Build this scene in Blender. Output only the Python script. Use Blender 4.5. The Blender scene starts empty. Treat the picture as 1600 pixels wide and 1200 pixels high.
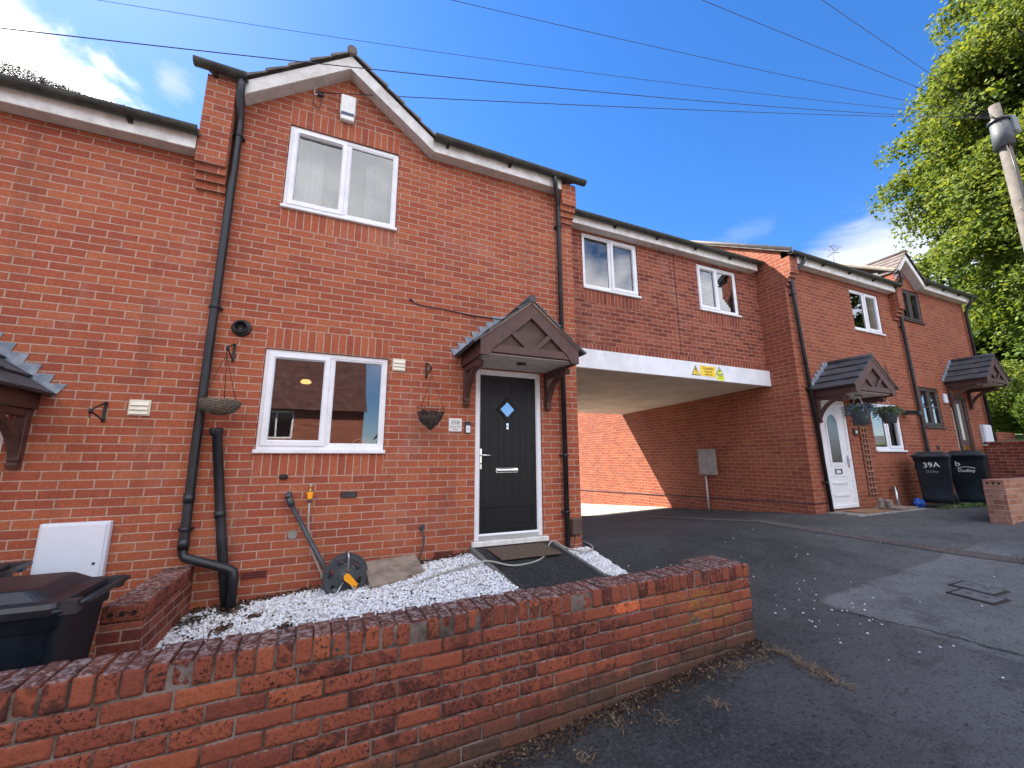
import bpy, bmesh, math, random
import numpy as np
from mathutils import Vector, Matrix
random.seed(7); rng = np.random.default_rng(7)
R = math.radians; PI = math.pi
scene = bpy.context.scene
col = scene.collection

# ------------------------------------------------------------------ camera
cam_d = bpy.data.cameras.new("camera"); cam = bpy.data.objects.new("camera", cam_d); col.objects.link(cam)
cam_d.sensor_width = 36; cam_d.lens = 631.11 / 1600 * 36; cam_d.clip_start = 0.05; cam_d.clip_end = 1000
def cam_axes(y, p, r):
    f = Vector((math.sin(y)*math.cos(p), math.cos(y)*math.cos(p), math.sin(p)))
    r0 = Vector((math.cos(y), -math.sin(y), 0)); u0 = r0.cross(f)
    return math.cos(r)*r0 + math.sin(r)*u0, -math.sin(r)*r0 + math.cos(r)*u0, f
cr, cu, cf = cam_axes(0.4126, 0.1862, -0.0049)
M_ = Matrix((cr, cu, -cf)).transposed().to_4x4(); M_.translation = Vector((0.699, -4.610, -0.079))
cam.matrix_world = M_
scene.camera = cam

# ------------------------------------------------------------------ light
SUN = Vector((-1.22, 1.75, 2.54)).normalized()
SUN_EL = math.asin(SUN.z); SUN_AZ = math.atan2(SUN.x, SUN.y)
sd = bpy.data.lights.new("sun", 'SUN'); sd.energy = 5.0; sd.angle = R(0.53); sd.color = (1.0, 0.93, 0.80)
sun = bpy.data.objects.new("sun", sd); col.objects.link(sun)
sun.rotation_euler = (-SUN).to_track_quat('-Z', 'Y').to_euler(); sun.location = (-6, 9, 14)
world = bpy.data.worlds.new("World"); scene.world = world; world.use_nodes = True
scene.view_settings.view_transform = 'Standard'; scene.view_settings.look = 'None'
scene.view_settings.gamma = 1; scene.view_settings.exposure = 2.08
scene.view_settings.use_curve_mapping = False
SKY_STRENGTH = 0.07
FILL_CLOUD = (12.8, 12.9, 13.1, 1)  # northern cloud behind the camera, brighter than the visible clouds as facade fill

def build_world():
    nt = world.node_tree; nt.nodes.clear(); N = nt.nodes; L = nt.links
    out = N.new('ShaderNodeOutputWorld'); bg = N.new('ShaderNodeBackground'); L.new(bg.outputs[0], out.inputs[0])
    sky = N.new('ShaderNodeTexSky'); sky.sky_type = 'NISHITA'; sky.sun_disc = False
    sky.sun_elevation = SUN_EL; sky.sun_rotation = SUN_AZ
    sky.air_density = 1.0; sky.dust_density = 0.15; sky.ozone_density = 3.0; sky.altitude = 100
    tc = N.new('ShaderNodeTexCoord')
    def mth(op, a, b=None, c=None, clamp=False):
        n = N.new('ShaderNodeMath'); n.operation = op; n.use_clamp = clamp
        for i, v in enumerate((a, b, c)):
            if v is None: continue
            if isinstance(v, (int, float)): n.inputs[i].default_value = v
            else: L.new(v, n.inputs[i])
        return n.outputs[0]
    def sm(v, lo, hi):
        n = N.new('ShaderNodeMapRange'); n.interpolation_type = 'SMOOTHSTEP'
        L.new(v, n.inputs['Value']); n.inputs['From Min'].default_value = lo; n.inputs['From Max'].default_value = hi
        return n.outputs['Result']
    mp = N.new('ShaderNodeMapping'); mp.inputs['Scale'].default_value = (1, 1, 1.7); L.new(tc.outputs['Generated'], mp.inputs['Vector'])
    n1 = N.new('ShaderNodeTexNoise'); n1.inputs['Scale'].default_value = 5.5; n1.inputs['Detail'].default_value = 10; n1.inputs['Roughness'].default_value = 0.6
    n1.inputs['Distortion'].default_value = 0.5; L.new(mp.outputs[0], n1.inputs['Vector'])
    n2 = N.new('ShaderNodeTexNoise'); n2.inputs['Scale'].default_value = 1.7; n2.inputs['Detail'].default_value = 8; n2.inputs['Roughness'].default_value = 0.58
    L.new(mp.outputs[0], n2.inputs['Vector'])
    def blob(d, r0, r1, add, scale=(1, 1, 1)):
        # distance on the sky dome from a direction, plus noise
        s = N.new('ShaderNodeVectorMath'); s.operation = 'SUBTRACT'; L.new(tc.outputs['Generated'], s.inputs[0]); s.inputs[1].default_value = d
        m = N.new('ShaderNodeVectorMath'); m.operation = 'MULTIPLY'; L.new(s.outputs[0], m.inputs[0]); m.inputs[1].default_value = scale
        l = N.new('ShaderNodeVectorMath'); l.operation = 'LENGTH'; L.new(m.outputs[0], l.inputs[0])
        v = mth('SUBTRACT', l.outputs['Value'], mth('MULTIPLY', mth('SUBTRACT', n1.outputs['Fac'], 0.5), add))
        a = sm(v, r0, r1)
        return mth('SUBTRACT', 1.0, a)
    m1 = blob((-0.54, 0.68, 0.50), 0.19, 0.27, 0.34, (1, 1, 1.45))
    m2 = mth('MULTIPLY', blob((-0.284, 0.736, 0.614), 0.0, 0.045, 0.20, (1, 1, 1.6)), 0.50)
    m3 = mth('MULTIPLY', blob((0.875, 0.33, 0.29), 0.10, 0.17, 0.17, (0.75, 0.75, 1.05)), .9)
    m4 = mth('MULTIPLY', blob((0.735, 0.50, 0.452), 0.0, 0.05, 0.16, (1, 1, 2.6)), 0.13)
    sep = N.new('ShaderNodeSeparateXYZ'); L.new(tc.outputs['Generated'], sep.inputs[0])
    north = sm(mth('MULTIPLY', sep.outputs['Y'], -1.0), 0.02, 0.3)
    cov = mth('MULTIPLY', mth('MULTIPLY', sm(n2.outputs['Fac'], 0.40, 0.54), north), sm(sep.outputs['Z'], 0.12, 0.38))  # northern cloud cover out of view, put in to fill the shaded facades
    mx = mth('MAXIMUM', mth('MAXIMUM', m1, m2), mth('MAXIMUM', m3, m4))
    mx = mth('MAXIMUM', mx, mth('MULTIPLY', cov, 0.9))
    mx = mth('MULTIPLY', mx, sm(sep.outputs['Z'], -0.02, 0.06))
    # cloud tone: thicker parts a little greyer
    cr_ = N.new('ShaderNodeMix'); cr_.data_type = 'RGBA'; cr_.inputs['A'].default_value = FILL_CLOUD
    cr_.inputs['B'].default_value = (6.6, 6.9, 7.5, 1); L.new(sm(n2.outputs['Fac'], 0.5, 0.72), cr_.inputs['Factor'])
    mix = N.new('ShaderNodeMix'); mix.data_type = 'RGBA'; L.new(mx, mix.inputs['Factor'])
    hs = N.new('ShaderNodeHueSaturation'); hs.inputs['Saturation'].default_value = 1.24; tn = N.new('ShaderNodeMix'); tn.data_type = 'RGBA'; tn.blend_type = 'MULTIPLY'; tn.inputs['Factor'].default_value = 1; tn.inputs['B'].default_value = (.86, .86, .97, 1); L.new(sky.outputs[0], tn.inputs['A']); L.new(tn.outputs['Result'], hs.inputs['Color'])
    vis = N.new('ShaderNodeMix'); vis.data_type = 'RGBA'; vis.inputs['A'].default_value = (3.6, 3.75, 4.1, 1); L.new(cr_.outputs['Result'], vis.inputs['B']); L.new(north, vis.inputs['Factor'])
    L.new(hs.outputs[0], mix.inputs['A']); v2 = N.new('ShaderNodeMix'); v2.data_type = 'RGBA'; v2.inputs['B'].default_value = (9, 9, 9, 1); L.new(vis.outputs['Result'], v2.inputs['A']); L.new(m1, v2.inputs['Factor'])
    L.new(v2.outputs['Result'], mix.inputs['B'])
    L.new(mix.outputs['Result'], bg.inputs['Color']); bg.inputs['Strength'].default_value = SKY_STRENGTH
build_world()

# ------------------------------------------------------------------ materials
MATS = {}
class NT:
    def __init__(s, name):
        s.m = bpy.data.materials.new(name); s.m.use_nodes = True; s.t = s.m.node_tree; s.N = s.t.nodes; s.L = s.t.links
        s.b = s.N['Principled BSDF']; s.out = s.N['Material Output']
    def set(s, k, v):
        i = s.b.inputs[k]
        if isinstance(v, (int, float, tuple, list)): i.default_value = v
        else: s.L.new(v, i)
    def math(s, op, a, b=None, clamp=False):
        n = s.N.new('ShaderNodeMath'); n.operation = op; n.use_clamp = clamp
        for i, v in enumerate((a, b)):
            if v is None: continue
            if isinstance(v, (int, float)): n.inputs[i].default_value = v
            else: s.L.new(v, n.inputs[i])
        return n.outputs[0]
    def sm(s, v, lo, hi, a=0., b=1.):
        n = s.N.new('ShaderNodeMapRange'); n.interpolation_type = 'SMOOTHSTEP'; s.L.new(v, n.inputs['Value'])
        for k, x in (('From Min', lo), ('From Max', hi), ('To Min', a), ('To Max', b)): n.inputs[k].default_value = x
        return n.outputs['Result']
    def pos(s): return s.N.new('ShaderNodeNewGeometry').outputs['Position']
    def objc(s): return s.N.new('ShaderNodeTexCoord').outputs['Object']
    def noise(s, vec, scale, detail=4, rough=.55, dist=0., sc3=None, color=False):
        if sc3:
            m = s.N.new('ShaderNodeMapping'); m.inputs['Scale'].default_value = sc3; s.L.new(vec, m.inputs['Vector']); vec = m.outputs[0]
        n = s.N.new('ShaderNodeTexNoise'); n.inputs['Scale'].default_value = scale; n.inputs['Detail'].default_value = detail
        n.inputs['Roughness'].default_value = rough; n.inputs['Distortion'].default_value = dist; s.L.new(vec, n.inputs['Vector'])
        return n.outputs['Color' if color else 'Fac']
    def mix(s, f, a, b, blend='MIX'):
        n = s.N.new('ShaderNodeMix'); n.data_type = 'RGBA'; n.blend_type = blend
        for k, v in (('Factor', f), ('A', a), ('B', b)):
            i = n.inputs[k] if k == 'Factor' else [x for x in n.inputs if x.name == k and x.type == 'RGBA'][0]
            if isinstance(v, (int, float)): i.default_value = v
            elif isinstance(v, tuple): i.default_value = (*v[:3], 1)
            else: s.L.new(v, i)
        return [x for x in n.outputs if x.type == 'RGBA'][0]
    def ramp(s, f, stops):
        n = s.N.new('ShaderNodeValToRGB'); s.L.new(f, n.inputs['Fac']); e = n.color_ramp.elements
        while len(e) < len(stops): e.new(0.5)
        for i, (p, c) in enumerate(stops): e[i].position = p; e[i].color = (*c, 1)
        return n.outputs['Color']
    def bump(s, h, strength=.5, dist=.01):
        n = s.N.new('ShaderNodeBump'); n.inputs['Strength'].default_value = strength; n.inputs['Distance'].default_value = dist
        s.L.new(h, n.inputs['Height']); s.L.new(n.outputs[0], s.b.inputs['Normal'])

def mat(name, c, rough=.6, metal=0., var=0., vscale=8., bump=0., bscale=60., spec=None, c2=None, coat=0.):
    if name in MATS: return MATS[name]
    s = NT(name); s.set('Roughness', rough); s.set('Metallic', metal)
    if spec is not None: s.set('Specular IOR Level', spec)
    if coat: s.set('Coat Weight', coat); s.set('Coat Roughness', .12)
    if var or c2:
        c2 = c2 or tuple(min(1, x*(1-var)) for x in c)
        n = s.noise(s.objc(), vscale, 6, .62)
        s.set('Base Color', s.mix(s.sm(n, .36, .66), c, c2))
        s.set('Roughness', s.sm(n, .3, .7, max(.05, rough-.08), min(1, rough+.1)))
    else: s.set('Base Color', (*c, 1))
    if bump: s.bump(s.noise(s.objc(), bscale, 4, .6), bump, .004)
    MATS[name] = s.m; return s.m

def brick_mat(name, hues, mortar, stagger=True, stain=.36, seed=0., pale=.0):
    s = NT(name); uv = s.N.new('ShaderNodeUVMap').outputs[0]
    sep = s.N.new('ShaderNodeSeparateXYZ'); s.L.new(uv, sep.inputs[0]); u, v = sep.outputs[0], sep.outputs[1]
    P = s.pos()
    wob = s.noise(P, 9, 3, .6); wob2 = s.noise(P, 55, 3, .6)
    rv = s.math('DIVIDE', v, .075); row = s.math('FLOOR', rv); fv = s.math('SUBTRACT', rv, row)
    ru = s.math('DIVIDE', u, .225)
    if stagger: ru = s.math('ADD', ru, s.math('MULTIPLY', s.math('FLOORED_MODULO', row, 2.), .5))
    # slight unevenness in the length of each brick
    cl = s.math('FLOOR', ru); fu = s.math('SUBTRACT', ru, cl)
    du = s.math('MULTIPLY', s.math('MINIMUM', fu, s.math('SUBTRACT', 1., fu)), .225)
    dv = s.math('MULTIPLY', s.math('MINIMUM', fv, s.math('SUBTRACT', 1., fv)), .075)
    d = s.math('MINIMUM', du, dv)
    d = s.math('ADD', d, s.math('MULTIPLY', s.math('SUBTRACT', wob2, .5), .0055))
    d = s.math('ADD', d, s.math('MULTIPLY', s.math('SUBTRACT', wob, .5), .003))
    face = s.sm(d, .0042, .0066)
    cmb = s.N.new('ShaderNodeCombineXYZ'); s.L.new(cl, cmb.inputs[0]); s.L.new(row, cmb.inputs[1]); cmb.inputs[2].default_value = seed
    wn = s.N.new('ShaderNodeTexWhiteNoise'); wn.noise_dimensions = '3D'; s.L.new(cmb.outputs[0], wn.inputs['Vector'])
    w2 = s.N.new('ShaderNodeSeparateColor'); s.L.new(wn.outputs['Color'], w2.inputs[0])
    batch = s.noise(P, .8, 3, .6)
    key = s.math('ADD', s.math('MULTIPLY', wn.outputs['Value'], .74), s.math('MULTIPLY', batch, .42))
    n = len(hues); base = s.ramp(key, [(i/(n-1)*.86+.08, h) for i, h in enumerate(hues)])
    # drag marks and mottling on every brick
    mott = s.noise(P, 38, 5, .7); drag = s.noise(P, 130, 2, .5, sc3=(1, 1, .12))
    base = s.mix(s.math('MULTIPLY', s.sm(mott, .35, .7), .45), base, tuple(x*.62 for x in hues[0]))
    base = s.mix(s.math('MULTIPLY', s.sm(drag, .5, .75), .22), base, tuple(min(1, x*1.5+.02) for x in hues[-1]))
    mc = s.mix(s.sm(s.noise(P, 25, 4, .7), .35, .7), mortar, tuple(x*.72 for x in mortar))
    c = s.mix(face, mc, base)
    # rain streaks, soot and a little white bloom
    st = s.noise(P, 1.3, 6, .65, sc3=(2.2, 2.2, .5))
    c = s.mix(s.math('MULTIPLY', s.sm(st, .5, .78), stain), c, (.07, .035, .028))
    bl = s.noise(P, 1.1, 7, .7, .6)
    c = s.mix(s.math('MULTIPLY', s.sm(bl, .52, .74), .20+pale), c, (.46, .31, .26))
    s.set('Base Color', c); s.set('Roughness', .88); s.set('Specular IOR Level', .25)
    h = s.math('ADD', face, s.math('MULTIPLY', mott, .35)); h = s.math('ADD', h, s.math('MULTIPLY', w2.outputs[0], .25))
    h = s.math('ADD', h, s.math('MULTIPLY', drag, .18))
    s.bump(h, .75, .006)
    MATS[name] = s.m; return s.m

HUE = [(.262, .065, .039), (.318, .079, .043), (.358, .091, .046), (.390, .106, .050), (.425, .130, .060)]
MORT = (.49, .33, .25)
BR = brick_mat("red_brick", HUE, MORT); SO = brick_mat("red_brick_soldier", [tuple(x*1.04 for x in h) for h in HUE], MORT, False, seed=3)
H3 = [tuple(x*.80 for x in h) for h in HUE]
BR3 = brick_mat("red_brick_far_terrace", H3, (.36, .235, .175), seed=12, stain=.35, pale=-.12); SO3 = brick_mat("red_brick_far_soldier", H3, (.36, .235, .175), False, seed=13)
BR2 = brick_mat("darker_red_brick", [(.105, .028, .024), (.17, .038, .026), (.23, .055, .034), (.29, .075, .044), (.33, .095, .055)], (.42, .26, .19), seed=5, stain=.35)
SO2 = brick_mat("darker_brick_soldier", [(.12, .03, .024), (.19, .043, .028), (.26, .065, .038), (.30, .08, .044)], (.42, .26, .19), False, seed=6)
PVC = mat("white_pvc", (.80, .81, .84), .32, var=.10, vscale=5)
PAINTW = mat("weathered_white_paint", (.80, .79, .76), .5, c2=(.60, .58, .53), vscale=7, bump=.15)
FLAKY = mat("flaking_white_paint", (.70, .69, .66), .6, c2=(.55, .52, .47), vscale=6, bump=.3, bscale=30)
SOFF = mat("soffit_board", (.62, .58, .55), .7, var=.2)
BLK = mat("black_plastic", (.018, .018, .020), .42, var=.3)
BLKP = mat("black_pipe", (.009, .010, .013), .40, c2=(.020, .022, .026), vscale=6)
GUT = mat("black_gutter_with_algae", (.018, .019, .019), .55, c2=(.055, .058, .042), vscale=9, bump=.3)
TILE = mat("brown_grey_roof_tile", (.10, .085, .078), .85, c2=(.19, .155, .13), vscale=5, bump=.5)
SLATE = mat("dark_slate_tile", (.045, .047, .055), .72, c2=(.085, .083, .088), vscale=7, bump=.4)
LEAD = mat("grey_lead_flashing", (.17, .20, .25), .5, c2=(.30, .34, .40), vscale=9, bump=.3)
WOODB = mat("dark_brown_stained_timber", (.060, .022, .018), .55, c2=(.10, .045, .034), vscale=9, bump=.25, bscale=90)
WOODL = mat("faded_brown_timber_edge", (.27, .19, .14), .75, c2=(.38, .29, .22), vscale=11, bump=.3)
CHROME = mat("polished_chrome", (.80, .80, .78), .14, 1.)
STEEL = mat("galvanised_steel", (.52, .54, .55), .35, .9, var=.2)
IRON = mat("black_wrought_iron", (.022, .018, .020), .6, var=.3)
RUST = mat("rusty_wire", (.085, .040, .028), .8, .3)
WHITEP = mat("white_meter_box_plastic", (.72, .76, .84), .38, var=.05)
CREAM = mat("cream_vent_plastic", (.72, .68, .55), .45, var=.12)
GREYP = mat("mid_grey_plastic", (.055, .06, .068), .45, var=.25)
ORANGE = mat("orange_plastic", (.90, .36, .012), .38)
HOSE = mat("grey_beige_hose", (.36, .34, .30), .5, var=.2)
BROWNB = mat("brown_cable_box", (.10, .06, .05), .6, var=.3)
NAVY = mat("black_navy_bin_plastic", (.004, .007, .013), .52, c2=(.010, .017, .026), vscale=3)
LIDM = mat("black_bin_lid_plastic", (.008, .010, .014), .42, c2=(.028, .030, .034), vscale=4)
RUBBER = mat("black_rubber", (.015, .015, .015), .8)
WHITET = mat("white_painted_marking", (.70, .72, .72), .6)
YEL = mat("yellow_sign_vinyl", (.92, .62, .01), .4, var=.1); YELG = mat("yellow_green_sign_vinyl", (.72, .78, .02), .4)
INK = mat("black_print", (.012, .012, .012), .5); GINK = mat("grey_print", (.16, .16, .16), .5)
PLATE = mat("pale_stone_plate", (.74, .74, .71), .5)
BLUE = mat("dark_blue_plastic", (.02, .045, .13), .4)
CONC = mat("weathered_concrete", (.30, .28, .25), .85, c2=(.17, .165, .15), vscale=6, bump=.5)
KERB = mat("dark_edging_kerb", (.11, .11, .105), .85, c2=(.20, .19, .17), vscale=10, bump=.5)
WOODP = mat("grey_weathered_board", (.30, .235, .185), .8, c2=(.18, .14, .11), vscale=7, bump=.4)
POLEW = mat("weathered_pole_timber", (.060, .052, .045), .85, c2=(.115, .10, .087), vscale=6, bump=.6, bscale=30)
COIR = mat("dark_coir_liner", (.085, .060, .045), .95, c2=(.022, .016, .012), vscale=30, bump=1., bscale=150)
WICK = mat("dry_wicker", (.20, .165, .12), .8, c2=(.10, .085, .065), vscale=60)
POTG = mat("grey_blue_planter", (.085, .115, .125), .6, var=.25)
CURT = mat("white_curtain", (.50, .51, .51), .9, var=.08)
ROOM = mat("grey_room_wall", (.17, .165, .16), .9)
DOORB = mat("black_grained_door", (.005, .0055, .007), .50, spec=.3, c2=(.009, .010, .012), vscale=14, bump=.35, bscale=70)
MATM = mat("brown_coir_doormat", (.085, .055, .038), .95, c2=(.13, .09, .062), vscale=25, bump=1., bscale=220)
MATO = mat("tan_doormat", (.30, .16, .08), .95, c2=(.20, .10, .05), vscale=25, bump=1., bscale=220)
TRELL = mat("red_brown_trellis_wood", (.24, .115, .075), .75, c2=(.34, .18, .12), vscale=12)
BRASS = mat("brass", (.62, .40, .10), .3, .9)
STONE = mat("rough_stone", (.14, .11, .09), .9, c2=(.24, .20, .17), vscale=12, bump=.8)
CREAMR = mat("cream_render", (.62, .54, .40), .85, var=.12)
TAPEW = mat("dark_cable", (.028, .018, .040), .6)

def glass(name, tint=(.66, .70, .71), refl=1.0):
    s = NT(name); s.N.remove(s.b)
    tr = s.N.new('ShaderNodeBsdfTransparent'); tr.inputs[0].default_value = (*tint, 1)
    gl = s.N.new('ShaderNodeBsdfGlossy'); gl.inputs['Roughness'].default_value = .012; gl.inputs[0].default_value = (1, 1, 1, 1)
    fr = s.N.new('ShaderNodeFresnel'); fr.inputs['IOR'].default_value = 1.6
    wv = s.noise(s.objc(), 2.2, 2, .5)
    bp = s.N.new('ShaderNodeBump'); bp.inputs['Strength'].default_value = .02; bp.inputs['Distance'].default_value = .02; s.L.new(wv, bp.inputs['Height'])
    s.L.new(bp.outputs[0], gl.inputs['Normal'])
    f = s.math('MULTIPLY', s.math('ADD', fr.outputs[0], .08), 1.15*refl, True)
    mx = s.N.new('ShaderNodeMixShader'); s.L.new(f, mx.inputs[0]); s.L.new(tr.outputs[0], mx.inputs[1]); s.L.new(gl.outputs[0], mx.inputs[2])
    s.L.new(mx.outputs[0], s.out.inputs[0]); MATS[name] = s.m; return s.m
GLASS = glass("double_glazing"); GLASSF = mat("obscured_glass", (.075, .085, .08), .22, spec=.8)

def asphalt(name, c, c2, speck=.5, brown=.25, zones=False):
    s = NT(name); P = s.pos()
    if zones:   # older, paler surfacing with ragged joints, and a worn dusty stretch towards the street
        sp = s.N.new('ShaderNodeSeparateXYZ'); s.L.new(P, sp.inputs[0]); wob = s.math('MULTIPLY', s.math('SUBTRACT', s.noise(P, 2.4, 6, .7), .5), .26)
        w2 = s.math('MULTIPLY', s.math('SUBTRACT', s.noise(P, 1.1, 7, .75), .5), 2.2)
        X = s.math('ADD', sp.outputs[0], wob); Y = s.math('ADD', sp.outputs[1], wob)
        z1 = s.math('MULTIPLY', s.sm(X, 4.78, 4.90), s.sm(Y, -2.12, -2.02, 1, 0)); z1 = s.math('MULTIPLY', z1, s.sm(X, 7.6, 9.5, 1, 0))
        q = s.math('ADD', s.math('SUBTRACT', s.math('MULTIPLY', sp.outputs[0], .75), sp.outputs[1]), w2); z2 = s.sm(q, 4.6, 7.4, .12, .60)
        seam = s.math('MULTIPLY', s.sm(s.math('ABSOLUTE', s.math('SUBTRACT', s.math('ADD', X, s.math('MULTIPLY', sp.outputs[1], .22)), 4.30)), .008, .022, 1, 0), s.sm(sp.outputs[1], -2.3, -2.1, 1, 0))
    a = s.noise(P, .9, 8, .68, .5); b = s.noise(P, 120, 2, .7); g = s.noise(P, 45, 3, .75); k = s.noise(P, 3.1, 7, .72, .3); f = s.noise(P, 17, 6, .75)
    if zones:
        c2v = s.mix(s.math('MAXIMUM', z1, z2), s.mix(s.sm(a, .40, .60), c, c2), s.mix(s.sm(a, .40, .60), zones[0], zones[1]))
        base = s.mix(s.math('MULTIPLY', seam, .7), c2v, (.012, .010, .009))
    else: base = s.mix(s.sm(a, .40, .60), c, c2)
    base = s.mix(s.math('MULTIPLY', s.sm(k, .50, .66), .40), base, tuple(x*.50 for x in c))
    base = s.mix(s.math('MULTIPLY', s.sm(k, .30, .44, 1, 0), brown), base, (c[0]*1.5+.012, c[1]*1.2+.006, c[2]*.9))
    base = s.mix(s.math('MULTIPLY', s.sm(f, .50, .70), .45), base, tuple(min(1, x*1.9) for x in c2))
    base = s.mix(s.math('MULTIPLY', s.sm(g, .54, .66), speck), base, tuple(min(1, x*2.4+.02) for x in c2))
    base = s.mix(s.math('MULTIPLY', s.sm(g, .34, .46, 1, 0), .65), base, tuple(x*.25 for x in c))
    base = s.mix(s.math('MULTIPLY', s.sm(b, .62, .72), speck*.8), base, tuple(min(1, x*3.2+.04) for x in c2))
    s.set('Base Color', base); s.set('Roughness', s.sm(k, .3, .7, .9, .78)); s.set('Specular IOR Level', .22)
    s.bump(s.math('ADD', s.math('ADD', b, g), s.math('MULTIPLY', f, .6)), 1., .010); MATS[name] = s.m; return s.m
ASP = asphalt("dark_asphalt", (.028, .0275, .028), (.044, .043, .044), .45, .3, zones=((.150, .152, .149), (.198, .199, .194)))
ASPM = asphalt("worn_asphalt", (.050, .050, .051), (.072, .071, .072), .55)
ASP2 = asphalt("older_paler_asphalt", (.070, .070, .071), (.092, .091, .091), .5)
ASP3 = asphalt("path_tarmac", (.028, .028, .029), (.038, .038, .039), .8, .05)
STRIP = asphalt("worn_setts_strip", (.075, .060, .054), (.115, .098, .088), .8)
PALEC = mat("sun_toned_yard_concrete", (.27, .25, .21), .9, c2=(.21, .19, .165), vscale=3, bump=.3)  # concrete, paled to carry the sunlit brightness behind the archway
SOIL = mat("dark_leaf_litter_soil", (.035, .022, .016), .95, c2=(.075, .048, .034), vscale=18, bump=1., bscale=120)

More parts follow.
